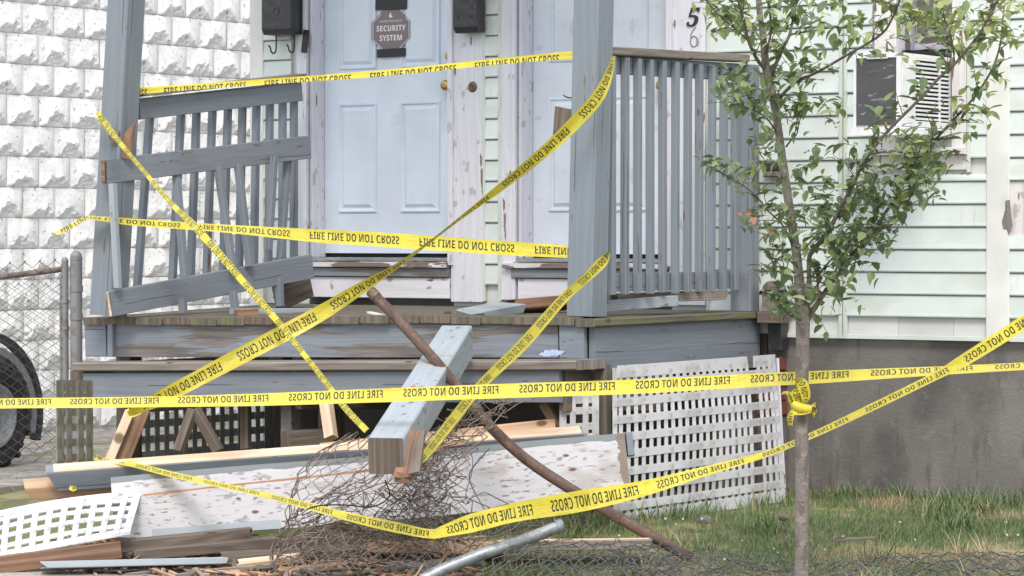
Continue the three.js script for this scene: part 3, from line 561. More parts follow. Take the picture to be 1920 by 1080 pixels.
{ // security sign held with black tape
  const c = onZ(733.5, 57, DOORZ + 0.012), W = 0.272, H = 0.232, cv = document.createElement('canvas'); cv.width = 512; cv.height = 440;
  const x = cv.getContext('2d'); x.fillStyle = '#817679'; x.fillRect(0, 0, 512, 440);
  x.strokeStyle = '#e6e3e6'; x.lineWidth = 7; x.beginPath(); const o = [[0.3, 0.03], [0.7, 0.03], [0.965, 0.29], [0.965, 0.71], [0.7, 0.97], [0.3, 0.97], [0.035, 0.71], [0.035, 0.29]];
  x.moveTo(512 * 0.24, 440 * 0.1); x.lineTo(512 * 0.035, 440 * 0.29); x.lineTo(512 * 0.035, 440 * 0.71); x.lineTo(512 * 0.28, 440 * 0.955); x.moveTo(512 * 0.72, 440 * 0.955); x.lineTo(512 * 0.965, 440 * 0.71); x.lineTo(512 * 0.965, 440 * 0.29); x.lineTo(512 * 0.88, 440 * 0.2); x.stroke();
  x.fillStyle = '#e9e6ea'; x.textAlign = 'center'; x.font = '26px sans-serif'; x.fillText('PREMISES PROTECTED BY', 256, 128, 410); x.font = 'bold 84px sans-serif'; x.fillText('SECURITY', 256, 226, 390); x.fillText('SYSTEM', 256, 330, 330);
  x.beginPath(); x.moveTo(240, 40); x.lineTo(256, 24); x.lineTo(262, 60); x.lineTo(286, 66); x.lineTo(252, 84); x.lineTo(228, 70); x.fill();
  const t = new THREE.CanvasTexture(cv); t.colorSpace = THREE.SRGBColorSpace;
  const sh = new THREE.Shape(); [[0.29, 0], [0.71, 0], [1, 0.29], [1, 0.71], [0.71, 1], [0.29, 1], [0, 0.71], [0, 0.29]].forEach(([a, b], i) => i ? sh.lineTo((a - 0.5) * W, (b - 0.5) * H) : sh.moveTo((a - 0.5) * W, (b - 0.5) * H));
  const g = new THREE.ExtrudeGeometry(sh, { depth: 0.003, bevelEnabled: false }); const p = g.attributes.position, u = g.attributes.uv; for (let i = 0; i < p.count; i++) u.setXY(i, p.getX(i) / W + 0.5, p.getY(i) / H + 0.5);
  const sg = thing('security_sign', 'grey octagonal security system sign taped to the white door', 'sign', c);
  part('plate', g, new THREE.MeshStandardMaterial({ map: t, roughness: 0.55 }), sg, c);
  const strip = (px0, px1, py, h, tilt) => beam('tape_strip', onZ(px0, py + tilt, DOORZ + 0.018), onZ(px1, py - tilt, DOORZ + 0.018), h, 0.004, UP, M.tapeBlack, sg);
  strip(704, 763, 8, 0.062, 1); strip(707, 760, 99, 0.048, 1.5);
  const tp = thing('tape_scrap', 'crooked strip of black tape on the white door casing', 'tape', onZ(573, 78, 0.03)); beam('strip', onZ(575, 56, 0.044), onZ(570, 99, 0.044), 0.045, 0.004, SIDE, M.tapeBlack, tp);
}
{ // utility boxes at the end of the porch
  const a = thing('utility_box', 'weathered utility box with arched top at the porch end', 'box', onZ(1446, 586, 0.03));
  const x0 = wallX(1430, 0.1), x1 = wallX(1462, 0.1), y0 = wallY(1446, 584, 0.1), y1 = wallY(1446, 546, 0.1), sh = new THREE.Shape(), w = x1 - x0;
  sh.moveTo(-w / 2, 0); sh.lineTo(w / 2, 0); sh.lineTo(w / 2, y1 - y0); sh.absarc(0, y1 - y0, w / 2, 0, Math.PI, false);
  part('case', new THREE.ExtrudeGeometry(sh, { depth: 0.07, bevelEnabled: true, bevelSize: 0.004, bevelThickness: 0.004, bevelSegments: 1 }), M.brownBox, a, V((x0 + x1) / 2, y0, 0.03));
  slab('hood', x0 - 0.008, x1 + 0.008, y1 - 0.008, y1 + 0.006, 0.03, 0.118, M.dark, a, 0.002);
  for (const [px, py] of [[1441, 556], [1452, 557], [1458, 551], [1438, 551]]) part('hole', new THREE.CylinderGeometry(0.005, 0.005, 0.004, 8).rotateX(Math.PI / 2), M.dark, a, onZ(px, py, 0.105));
  slab('bracket', x0 - 0.01, x1 + 0.02, y0 - 0.06, y0 - 0.002, 0.02, 0.14, M.weatherBrown, a); slab('junction_box', x0 + 0.02, x1, y0 - 0.2, y0 - 0.06, 0.0, 0.08, M.black, a);
  const b = thing('junction_box', 'small brown box on the siding behind the young tree', 'box', onZ(1446, 330, 0.03));
  slab('case', wallX(1432, 0.08), wallX(1460, 0.08), wallY(1446, 332, 0.08), wallY(1446, 306, 0.08), 0.016, 0.09, M.brownBox, b, 0.006); slab('cover', wallX(1431, 0.09), wallX(1461, 0.09), wallY(1446, 320, 0.09), wallY(1446, 305, 0.09), 0.02, 0.098, M.black, b, 0.004);
  const pier = thing('brick_pier', 'short red brick pier between porch and foundation', 'pier', V(0.08, 0, 0.06));
  slab('footing', 0.014, 0.138, -0.2, 0.4, -0.02, 0.085, M.concrete, pier); for (let r = 0; r < 4; r++) slab('brick', 0.012 + (r % 2) * 0.01, 0.13 + (r % 2) * 0.01, 0.72 - r * 0.078 - 0.068, 0.72 - r * 0.078, -0.02, 0.09, M.brick, pier, 0.004);
}

// ================================================================ LATTICE
// a square lattice panel laid over a bilinear patch a-b-c-d (a,b bottom left/right, d,c top); every slat a part
function lattice(name, label, A, B, C, D, nu, nv, mat, o = {}) {
  const th = thing(name, label, 'lattice', A.clone().add(B).multiplyScalar(0.5), o.group);
  const warp = o.warp ?? 0, N = B.clone().sub(A).cross(D.clone().sub(A)).normalize();
  const at = (u, v) => A.clone().multiplyScalar((1 - u) * (1 - v)).addScaledVector(B, u * (1 - v)).addScaledVector(C, u * v).addScaledVector(D, (1 - u) * v).addScaledVector(N, warp * Math.sin(u * 3.1) * Math.sin(v * 2.6));
  const wu = B.distanceTo(A), wv = D.distanceTo(A), pu = wu / nu, pv = wv / nv, bar = o.bar ?? 0.43;
  const strip = (pts, wdir, w, off) => {      // a thin slat following pts
    const b = new Poly(), t = o.front ? 0.0015 : 0.003; let u = 0;
    for (let i = 0; i < pts.length - 1; i++) {
      const p = pts[i], q = pts[i + 1], L = p.distanceTo(q), r = (P, s, n) => P.clone().addScaledVector(wdir, s * w / 2).addScaledVector(N, off + n * t).toArray();
      const f = [r(p, -1, 1), r(q, -1, 1), r(q, 1, 1), r(p, 1, 1)], k = [r(p, -1, -1), r(q, -1, -1), r(q, 1, -1), r(p, 1, -1)];
      b.quad(...f, [u, 0], [u + L, 0], [u + L, w], [u, w]); b.quad(k[3], k[2], k[1], k[0], [u, w], [u + L, w], [u + L, 0], [u, 0]);
      b.quad(f[3], f[2], k[2], k[3], [u, 0], [u + L, 0], [u + L, t], [u, t]); b.quad(k[0], k[1], f[1], f[0], [u, 0], [u + L, 0], [u + L, t], [u, t]);
      if (i === 0) b.quad(k[0], f[0], f[3], k[3], [0, 0], [0, t], [w, t], [w, 0]);
      if (i === pts.length - 2) b.quad(f[1], k[1], k[2], f[2], [0, 0], [0, t], [w, t], [w, 0]);
      u += L;
    }
    return b.geo();
  };
  const seg = warp ? 6 : 2, eu = B.clone().sub(A).normalize(), ev = D.clone().sub(A).normalize();
  for (let i = 0; i <= nu; i++) {
    const u = clamp(i / nu, bar * pu / wu / 2, 1 - bar * pu / wu / 2); if (o.skipU && o.skipU(i)) continue;
    const v1 = o.topCut ? o.topCut(u) : 1, pts = []; for (let k = 0; k <= seg; k++) pts.push(at(u, lerp(0, v1, k / seg)));
    partW('upright_slat', strip(pts, eu, (i === 0 || i === nu) ? pu * bar * 1.2 : pu * bar, o.front ? -0.0016 : 0.0022), mat, th);
  }
  for (let j = 0; j <= nv; j++) {
    const v = clamp(j / nv, bar * pv / wv / 2, 1 - bar * pv / wv / 2), us = o.breaks ? o.breaks(j) : [[0, 1]];
    for (const [u0, u1] of us) { const pts = []; for (let k = 0; k <= seg * 2; k++) pts.push(at(lerp(u0, u1, k / seg / 2), v)); partW('cross_slat', strip(pts, ev, (j === 0 || j === nv) ? pv * bar * 1.5 : pv * bar, o.front ? 0.0016 : -0.0022), mat, th); }
  }
  return th;
}
{ // big white panel pulled away from the side of the porch
  const A = onD(1150, 985, 14.55), D = onD(1150, 690, 14.6), B = onD(1472, 936, 15.75), C = onD(1452, 668, 15.95);
  A.y = Math.max(A.y, -0.02);
  lattice('garden_lattice', 'large white plastic lattice panel leaning against the porch side', A, B, C, D, 25, 9, M.lattice, { warp: 0.03, front: true, bar: 0.48, breaks: j => j === 9 ? [[0.02, 0.8], [0.845, 1]] : j % 2 ? [[0, 0.862], [0.866, 1]] : [[0, 1]], skipU: i => i === 21 });
  const st = thing('trim_strip', 'blue grey siding strip standing behind the lattice panel', 'strip', onD(1466, 930, 15.9));
  beam('strip', onD(1462, 930, 15.86), onD(1452, 672, 15.98), 0.028, 0.012, SIDE, M.paint[1], st); beam('edge', onD(1472, 934, 15.84), onD(1458, 672, 15.97), 0.013, 0.012, SIDE, M.whiteTrim, st);
}
// fragment lying on the rubble, lattice left on the porch side, bits under the porch
lattice('garden_lattice', 'torn white lattice piece lying on the rubble boards', onD(-46, 1054, 13.5), onD(243, 999, 13.62), onD(266, 922, 14.0), onD(-40, 968, 13.88), 11, 5, M.lattice, { warp: 0.03, bar: 0.46 });
lattice('garden_lattice', 'dirty grey lattice panel standing beneath the porch steps by the gate', onD(107, 946, 15.7), onD(172, 940, 16.1), onD(172, 716, 16.1), onD(106, 716, 15.7), 3, 8, M.latticeDirty, { bar: 0.5 });
lattice('garden_lattice', 'shaded lattice panel under the far side of the porch deck', V(PXL + 0.04, -0.02, 1.5), V(PXL + 0.04, -0.02, 0.02), V(PXL + 0.04, 0.66, 0.02), V(PXL + 0.04, 0.66, 1.5), 18, 8, M.lattice, { bar: 0.5 });
lattice('garden_lattice', 'short white lattice piece nailed under the right porch post', onD(1050, 832, 14.72), onD(1122, 828, 14.72), onD(1122, 738, 14.72), onD(1050, 742, 14.72), 3, 3, M.lattice, { bar: 0.45 });
{
  const p = thing('wood_post', 'weathered stake between the two white lattice panels', 'post', onD(1132, 850, 14.75));
  beam('stake', onD(1132, 905, 14.78), onD(1130, 684, 14.82), 0.065, 0.05, SIDE, M.mossy, p, { jag: 0.006 });
}

// ================================================================ RUBBLE
const board = (name, label, a, b, h, t, up, mat, o = {}) => {
  const A = onD(...a), B = onD(...b), th = thing(name, label, o.cat ?? 'board', A.clone().add(B).multiplyScalar(0.5).setY(Math.min(A.y, B.y)), o.group);
  beam('timber', A, B, h, t, up, mat, th, o);
  if (o.top) { // bare sawn edge on the upper side
    const d = B.clone().sub(A).normalize(), U = up.clone().addScaledVector(d, -up.dot(d)).normalize(); beam('bare_edge', A.clone().addScaledVector(U, h / 2 + 0.002).addScaledVector(d, 0.01), B.clone().addScaledVector(U, h / 2 + 0.002).addScaledVector(d, -0.01), 0.004, t * 0.94, up, o.top, th, { c: 0.001 });
  }
  return th;
};
const camUp = V(0, 1, 0), tiltUp = (deg) => { const r = ray(960, 440).setY(0).normalize(), a = deg * Math.PI / 180; return V(0, Math.cos(a), 0).addScaledVector(r, Math.sin(a)); };   // leaned away from the street
{ // the long white fascia plank: peeled stripe, knots and grey lower edge belong to its own paint
  const A = onD(212, 958, 13.95), B = onD(1176, 874, 14.25), up = tiltUp(12), d = B.clone().sub(A), L = d.length(), H = 0.3, th = thing('fascia_plank', 'long wide white plank with peeled stripe lying across the rubble', 'board', A.clone().add(B).multiplyScalar(0.5).setY(A.y - 0.1));
  const map = dtex(1024, 256, (u, v) => {
    const g = grainAt(u * 0.8, v, 77), n = fbm(u, v, 12, 5, 5, 71), sp = fbm(u, v, 70, 26, 4, 73);
    let c = mul3([208, 207, 212], 0.95 + 0.05 * g + 0.08 * (fbm(u, v, 5, 3, 4, 79) - 0.5));
    c = mix3(c, [120, 112, 108], sstep(0.68, 0.77, sp) * 0.75 * sstep(0.34, 0.52, fbm(u, v, 6, 3, 3, 91))); c = mix3(c, [170, 162, 158], sstep(0.52, 0.72, n) * 0.6); c = mix3(c, [104, 96, 90], sstep(0.62, 0.78, fbm(u, v, 60, 30, 5, 83)) * 0.45);
    const sy = lerp(0.66, 0.8, u / 0.6); if (u > 0.06 && u < 0.62) c = mix3(c, mul3([178, 132, 102], 0.8 + 0.4 * g), sstep(0.028, 0.016, Math.abs(v - sy) + 0.012 * fbm(u, v, 40, 4, 3, 5)));
    if (v > 0.93 - 0.05 * fbm(u, v, 30, 2, 3, 8)) c = mul3([134, 140, 143], 0.95 + 0.1 * g);
    if (v < 0.14 && u > 0.07 && u < 0.3 + 0.05 * vn(u, v, 9, 9, 3)) c = [172, 182, 190];
    for (const [ku, kv, r] of [[0.88, 0.72, 0.012], [0.89, 0.5, 0.015], [0.61, 0.3, 0.01], [0.27, 0.28, 0.012], [0.24, 0.5, 0.008]]) { const q = Math.hypot((u - ku) * 3.4, (v - kv) * 1) + 0.02 * (fbm(u, v, 60, 20, 3, 6) - 0.5); c = mix3(c, [112, 82, 66], sstep(r * 2.6, r, q)); }
    if (u > 0.992 - 0.014 * fbm(u, v, 3, 18, 3, 4)) c = mix3(c, [132, 116, 104], 0.85);
    return c;
  }, 1, 1);
  const mat = new THREE.MeshStandardMaterial({ map, roughness: 0.75, bumpMap: grainBump, bumpScale: 0.0004, side: THREE.DoubleSide });
  const b = new Poly(), t = 0.038, segs = 16, prof = (f) => { const x = -L / 2 + L * f, w = 0.006 * Math.sin(f * 9) ; return [[x, -H / 2 + w + (f < 0.08 ? 0.03 * (0.08 - f) / 0.08 : 0), t / 2], [x, H / 2 + w * 0.5, t / 2], [x, H / 2 + w * 0.5, -t / 2], [x, -H / 2 + w, -t / 2]]; };
  for (let i = 0; i < segs; i++) { const f = i / segs, f2 = (i + 1) / segs, P = prof(f), Q = prof(f2); b.quad(P[0], Q[0], Q[1], P[1], [f, 0.002], [f2, 0.002], [f2, 0.998], [f, 0.998]); b.quad(P[1], Q[1], Q[2], P[2], [f, 0.95], [f2, 0.95], [f2, 0.99], [f, 0.99]); b.quad(P[2], Q[2], Q[3], P[3], [f, 0.5], [f2, 0.5], [f2, 0.6], [f, 0.6]); b.quad(P[3], Q[3], Q[0], P[0], [f, 0.4], [f2, 0.4], [f2, 0.44], [f, 0.44]); }
  for (const f of [0, 1]) { const P = prof(f); f ? b.quad(P[0], P[3], P[2], P[1], [0.98, 0], [0.99, 0], [0.99, 1], [0.98, 1]) : b.quad(P[0], P[1], P[2], P[3], [0.02, 0], [0.02, 1], [0.03, 1], [0.03, 0]); }
  part('plank', b.geo(), mat, th, A.clone().add(B).multiplyScalar(0.5), frameQ(d, up));
  part('end_cleat', prismX(rect(0.11, 0.045, 0.003), 0.03), M.paint[1], th, B.clone().addScaledVector(up, 0.1).addScaledVector(d.clone().normalize(), 0.012), frameQ(d, up));
}
board('joist', 'long grey beam with fresh sawn top lying above the white plank', [97, 897, 14.1], [1092, 824, 14.5], 0.1, 0.08, tiltUp(-24), M.paint[1], { top: M.freshPale, skew0: -0.5, cat: 'beam' });
board('joist', 'fresh tan beam with slanted cut end under the grey beam', [50, 918, 14.16], [640, 884, 14.45], 0.06, 0.12, tiltUp(-16), M.fresh, { skew0: -0.4, cat: 'beam' });
{
  const th = board('plank', 'fresh tan plank with grade stamp on its end', [600, 852, 14.75], [1042, 806, 14.72], 0.04, 0.14, tiltUp(-30), M.fresh, {});
  board('joist', 'dark grey painted beam lying behind the tan plank', [640, 842, 14.55], [1100, 822, 14.6], 0.045, 0.06, tiltUp(10), M.paint[0], { cat: 'beam' });
}
{ // the smashed porch post
  const A = onD(724, 855, 12.75), B = onD(857, 640, 14.85), th = thing('broken_post', 'snapped pale grey porch post thrown over the rubble', 'post', A.clone().setY(A.y - 0.08));
  beam('timber', A, B, 0.155, 0.15, UP, M.paintPale, th, { c: 0.006 });
  const d = B.clone().sub(A).normalize(), side = d.clone().cross(UP).normalize(), up = side.clone().cross(d);
  const e = A.clone().addScaledVector(d, -0.002);
  part('sawn_end', prismX(rect(0.152, 0.147, 0.006), 0.004), M.weatherBrown, th, e.clone().addScaledVector(d, -0.001), frameQ(d, UP));
  // split slab of raw wood at its corner
  const s0 = A.clone().addScaledVector(side, 0.085).addScaledVector(up, 0.05).addScaledVector(d, 0.16), s1 = A.clone().addScaledVector(side, 0.07).addScaledVector(up, -0.085).addScaledVector(d, -0.03);
  beam('split_wood', s0, s1, 0.075, 0.035, side, M.rawBrown, th, { jag: 0.02 });
  beam('split_wood', s0.clone().addScaledVector(side, 0.03), s1.clone().addScaledVector(side, 0.05).addScaledVector(up, 0.02), 0.03, 0.05, d, M.weatherBrown, th, { jag: 0.02 });
  beam('gouge', A.clone().lerp(B, 0.62).addScaledVector(up, 0.078).addScaledVector(side, -0.05), A.clone().lerp(B, 0.6).addScaledVector(up, 0.078).addScaledVector(side, 0.075), 0.003, 0.016, up, M.fresh, th, { c: 0.0005, jag: 0.004 });
  beam('gouge', A.clone().lerp(B, 0.7).addScaledVector(up, 0.078).addScaledVector(side, -0.01), A.clone().lerp(B, 0.7).addScaledVector(up, 0.078).addScaledVector(side, 0.07), 0.003, 0.01, up, M.fresh, th, { c: 0.0005, jag: 0.004 });
}
{ // rusty pipe
  const P = [[697, 548, 14.3], [760, 614, 14.16], [850, 716, 13.95], [915, 795, 13.8], [985, 860, 13.7], [1075, 920, 13.6], [1180, 982, 13.5], [1296, 1046, 13.4]].map(p => onD(...p));
  const th = thing('rusty_pipe', 'long bent rusty steel pipe leaning across the rubble', 'pipe', P[7].clone());
  partW('pipe', tubeGeo(P, 0.0245, 14), M.rust, th);
  partW('coupling', tubeGeo([P[5].clone().lerp(P[6], 0.75), P[5].clone().lerp(P[6], 0.86)], 0.028, 14), M.rust, th);
  partW('end_cap', tubeGeo([P[0].clone().lerp(P[1], -0.02), P[0].clone().lerp(P[1], 0.16)], 0.0262, 14), M.brassOld, th);
}
{ // fallen fence rails of galvanised tube
  const a = thing('fence_tube', 'bent galvanised fence tube with open end lying in the grass', 'pipe', onD(940, 1030, 13.0));
  const P = [[1050, 986, 13.06], [985, 1012, 13.0], [900, 1040, 12.94], [825, 1070, 12.9], [790, 1088, 12.88]].map(p => onD(...p));
  partW('tube', tubeGeo(P, 0.027, 14, false), M.galv, a); partW('collar', tubeGeo([P[0].clone().lerp(P[1], -0.05), P[0].clone().lerp(P[1], 0.12)], 0.0305, 14, false), M.galv, a); partW('bore', tubeGeo([P[0].clone().lerp(P[1], 0.03), P[0].clone().lerp(P[1], 0.05)], 0.026, 12), M.dark, a);
  const b = thing('fence_tube', 'galvanised fence tube half buried beside the splintered plank', 'pipe', onD(830, 1060, 13.2));
  partW('tube', tubeGeo([[728, 1066, 13.3], [800, 1062, 13.24], [905, 1050, 13.16]].map(p => onD(...p)), 0.027, 14), M.galv, b);
}
// planks and sticks in the heap
board('plank', 'brown plank edge under the torn lattice piece', [-40, 1064, 13.46], [226, 1030, 13.62], 0.075, 0.05, UP, M.rawBrown);
board('plank', 'thin pale grey plank with splintered end on the pavement edge', [88, 1060, 13.42], [424, 1052, 13.5], 0.03, 0.16, tiltUp(8), M.paintPale, { jag: 0.03 });
board('plank', 'weathered plank wedged under the wide white plank', [250, 1040, 13.66], [520, 1016, 13.76], 0.045, 0.1, UP, M.weatherBrown, { jag: 0.02 });
board('plank', 'grey brown plank running under the rusty fence mesh', [440, 1030, 13.8], [760, 1000, 13.95], 0.05, 0.11, UP, M.weatherBrown, { jag: 0.02 });
board('plank', 'splintered tan plank end beside the galvanised tube', [690, 1026, 13.5], [935, 1030, 13.4], 0.055, 0.13, tiltUp(10), M.fresh, { jag: 0.03 });
board('plank', 'sawn tan plank lying in the grass by the rusty pipe', [930, 1024, 13.42], [1222, 1020, 13.36], 0.042, 0.2, tiltUp(4), M.weather, { skew1: 0.2, top: M.freshPale });
board('stick', 'dark weathered stick at the pavement edge', [380, 1072, 13.3], [520, 1060, 13.34], 0.02, 0.025, UP, M.weather, { jag: 0.01 });
board('plank', 'upright split stud with raw edge standing under the steps', [224, 868, 14.9], [262, 772, 15.0], 0.1, 0.09, tiltUp(80), M.rawBrown, { jag: 0.012 });
board('plank', 'pale raw face of split stud standing under the steps', [204, 866, 14.82], [243, 772, 14.9], 0.035, 0.045, tiltUp(80), M.freshPale, { jag: 0.012 });
board('plank', 'short pale stud upright under the porch steps', [621, 822, 15.1], [612, 758, 15.2], 0.055, 0.05, SIDE, M.freshPale, {});
board('plank', 'tan brace slanting down behind the tan plank', [1062, 826, 14.8], [1020, 758, 14.95], 0.035, 0.045, tiltUp(70), M.fresh, {});
board('brace', 'dark brace slanting one way under the porch', [334, 846, 15.75], [362, 768, 15.8], 0.04, 0.05, OUT, M.weatherBrown, {});
board('brace', 'dark brace slanting the other way under the porch', [410, 846, 15.75], [366, 768, 15.8], 0.045, 0.05, OUT, M.weatherBrown, {});
board('brace', 'dark upright stud in front of the shaded lattice', [461, 842, 15.9], [461, 762, 15.95], 0.035, 0.05, OUT, M.weatherBrown, {});
board('block', 'pale grey block standing in the dark under the porch', [545, 846, 15.7], [545, 758, 15.75], 0.08, 0.07, OUT, M.slate, { cat: 'block' });
board('block', 'dark wooden block lying beside the pale block', [536, 832, 15.5], [606, 826, 15.6], 0.12, 0.12, UP, M.weatherBrown, { cat: 'block' });
board('plank', 'tan stick poking from the heap below the broken post', [800, 848, 13.5], [868, 830, 13.5], 0.02, 0.03, UP, M.fresh, { jag: 0.012 });
board('plank', 'dark wet plank lying behind the lattice piece', [225, 1024, 13.72], [470, 1000, 13.82], 0.05, 0.1, UP, M.weatherBrown, { jag: 0.015 });
board('plank', 'cracked brown plank under the wire mesh heap', [420, 1046, 13.55], [700, 1030, 13.6], 0.035, 0.09, tiltUp(-12), M.weatherBrown, { jag: 0.025 });
board('plank', 'short raw splintered chunk on the soil before the mesh', [450, 1058, 13.42], [560, 1046, 13.46], 0.03, 0.05, tiltUp(-20), M.freshPale, { jag: 0.025 });
board('plank', 'pinkish torn lath among the splinters', [520, 1070, 13.3], [660, 1056, 13.36], 0.014, 0.035, tiltUp(-20), M.fresh, { jag: 0.02 });
board('plank', 'grey lath lying flat among the splinters', [560, 1078, 13.25], [720, 1074, 13.22], 0.016, 0.05, UP, M.weather, { jag: 0.02 });
board('plank', 'dark plank end behind the galvanised tube', [720, 1040, 13.6], [940, 1046, 13.5], 0.06, 0.1, UP, M.weatherBrown, { jag: 0.02 });
board('stick', 'short flat stick lying in the lawn right of the tree', [1568, 1012, 13.1], [1645, 1009, 13.05], 0.012, 0.03, UP, M.weather, { jag: 0.008 });
// things on the deck
board('plank', 'broken grey plank with nails lying on the deck by the post', [884, 590, 15.45], [958, 576, 15.75], 0.045, 0.17, tiltUp(-6), M.paintPale, { jag: 0.02 });
board('plank', 'raw snapped plank end behind the right porch post', [950, 577, 15.8], [1066, 567, 16.0], 0.055, 0.12, tiltUp(20), M.rawBrown, { jag: 0.03 });
board('plank', 'loose grey board slipped under the standing railing', [1136, 574, 15.25], [1266, 564, 15.6], 0.055, 0.04, UP, M.paintPale, {});
board('plank', 'weathered rail loose under the standing balusters', [1130, 560, 15.35], [1352, 553, 16.0], 0.05, 0.08, UP, M.weather, { jag: 0.02 });
board('plank', 'blue grey board lying flat on the deck near the doors', [440, 584, 16.5], [600, 583, 16.9], 0.03, 0.09, UP, M.paintPale, {});
board('plank', 'short raw brown offcut on the deck edge', [442, 588, 16.2], [482, 586, 16.25], 0.04, 0.05, UP, M.rawBrown, {});
board('plank', 'white painted splinter lying on the deck boards', [692, 586, 15.9], [722, 592, 15.8], 0.012, 0.025, UP, M.white, { jag: 0.01 });
board('plank', 'snapped post block on the house side of the split post', [1062, 208, 15.25], [1058, 254, 15.25], 0.1, 0.06, SIDE, M.weatherBrown, { jag: 0.02, cat: 'block' });
{
  const t = thing('bent_nail', 'bent nail sticking out of the porch post', 'nail', onD(1060, 180, 15.05)); partW('shank', tubeGeo([[1085, 183, 15.05], [1066, 183, 15.05], [1060, 181, 15.05], [1056, 178, 15.05]].map(p => onD(...p)), 0.0035, 6), M.rust, t);
  const st = (label, px, py, d, r) => { const g = new THREE.IcosahedronGeometry(r, 2), p = g.attributes.position; for (let i = 0; i < p.count; i++) { const k = 0.8 + 0.4 * vn(p.getX(i) / r * 0.25 + 0.5, p.getY(i) / r * 0.25 + p.getZ(i) / r * 0.1 + 0.5, 4, 4, 3); p.setXYZ(i, p.getX(i) * k * 1.4, p.getY(i) * k * 0.8, p.getZ(i) * k); } g.computeVertexNormals(); const m = part('stone', g, M.slate, scene, onD(px, py, d)); tag(m, label, 'stone'); };
  st('small grey stone on the deck boards', 839, 586, 15.72, 0.017); st('pale lump of mortar beside the broken plank', 878, 584, 15.6, 0.02); st('grey stone in the grass by the tree', 1468, 971, 13.9, 0.02); st('flat brown stone beside the lattice panel', 1322, 978, 14.5, 0.035);
  // crumpled wrapper on the tread
  const g = new THREE.PlaneGeometry(0.11, 0.06, 12, 7), p = g.attributes.position; for (let i = 0; i < p.count; i++) p.setXYZ(i, p.getX(i), p.getY(i), 0.02 * fbm((p.getX(i) + 0.06) * 8, (p.getY(i) + 0.03) * 8, 6, 6, 3, 8) + 0.004); g.rotateX(-1.1); g.computeVertexNormals();
  tag(part('wrapper', g, M.wrapper, scene, onD(1036, 667, 14.7)), 'crumpled blue and white wrapper on the step', 'wrapper');
  // splinters over the ground in front of the heap
  const bits = [];
  for (let i = 0; i < 900; i++) {
    const px = rr(130, 900), py = 1030 + 60 * Math.pow(rnd(), 0.6), r = ray(px, py); let P = onD(px, py, 13.4); const dd = (EYE.y - groundY(P.z)) / -r.y; P = onD(px, py, dd); if (P.z > 4.6 || P.z < 2.4) continue;
    const L = 0.02 + 0.2 * Math.pow(rnd(), 3), gq = prismX(rect(rr(0.004, 0.014), rr(0.006, 0.022), 0.001), L, rr(0, 3), rr(0, 3), 0, 0, L * 0.15); gq.applyQuaternion(frameQ(V(rr(-1, 1), rr(-0.15, 0.25), rr(-1, 1)), V(rr(-0.6, 0.6), 1, rr(-0.6, 0.6)))); gq.translate(P.x, groundY(P.z) + rr(0.016, 0.045), P.z); bits.push([gq, rnd()]);
  }
  [[M.fresh, 0, 0.35], [M.rawBrown, 0.35, 0.6], [M.weather, 0.6, 1]].forEach(([m, a, b], i) => tag(partW('wood_splinters', mergeGeometries(bits.filter(q => q[1] >= a && q[1] < b).map(q => q[0])), m, scene), ['pale wood splinters strewn before the rubble', 'brown wood splinters strewn before the rubble', 'grey wood splinters strewn before the rubble'][i], 'splinters', 0, 'stuff'));
}

// ================================================================ CHAIN LINK
// woven wire over a surface function (u in cells, v in half cells)
function chainLink(fn, nu, nv, r, o = {}) {
  const gs = [];
  for (let i = 0; i < nu; i++) {
    const pts = [];
    for (let j = 0; j <= nv; j++) {
      const s = (i + j) % 2 ? 0.5 : -0.5, base = fn(i + 0.5 + s, j);
      const nrm = fn(i + 0.5 + s + 0.1, j).sub(base).cross(fn(i + 0.5 + s, j + 0.2).sub(base)).normalize();
      pts.push(base.addScaledVector(nrm, (s > 0 ? 1 : -1) * r * 1.4));
    }
    if (o.knuckle) { const e = pts[pts.length - 1], q = pts[pts.length - 2], d = e.clone().sub(q); pts.push(e.clone().addScaledVector(d, 0.22).add(V(0, 0.004, 0)), e.clone().addScaledVector(d, 0.1).add(V(0, -0.004, 0.006))); }
    gs.push(tubeGeo(pts, r, 4, false, false));
  }
  return mergeGeometries(gs);
}
const n3 = (x, y, s) => fbm(x / 8 + 4.3, y / 8 + 2.7, 8, 8, 3, s) - 0.5;
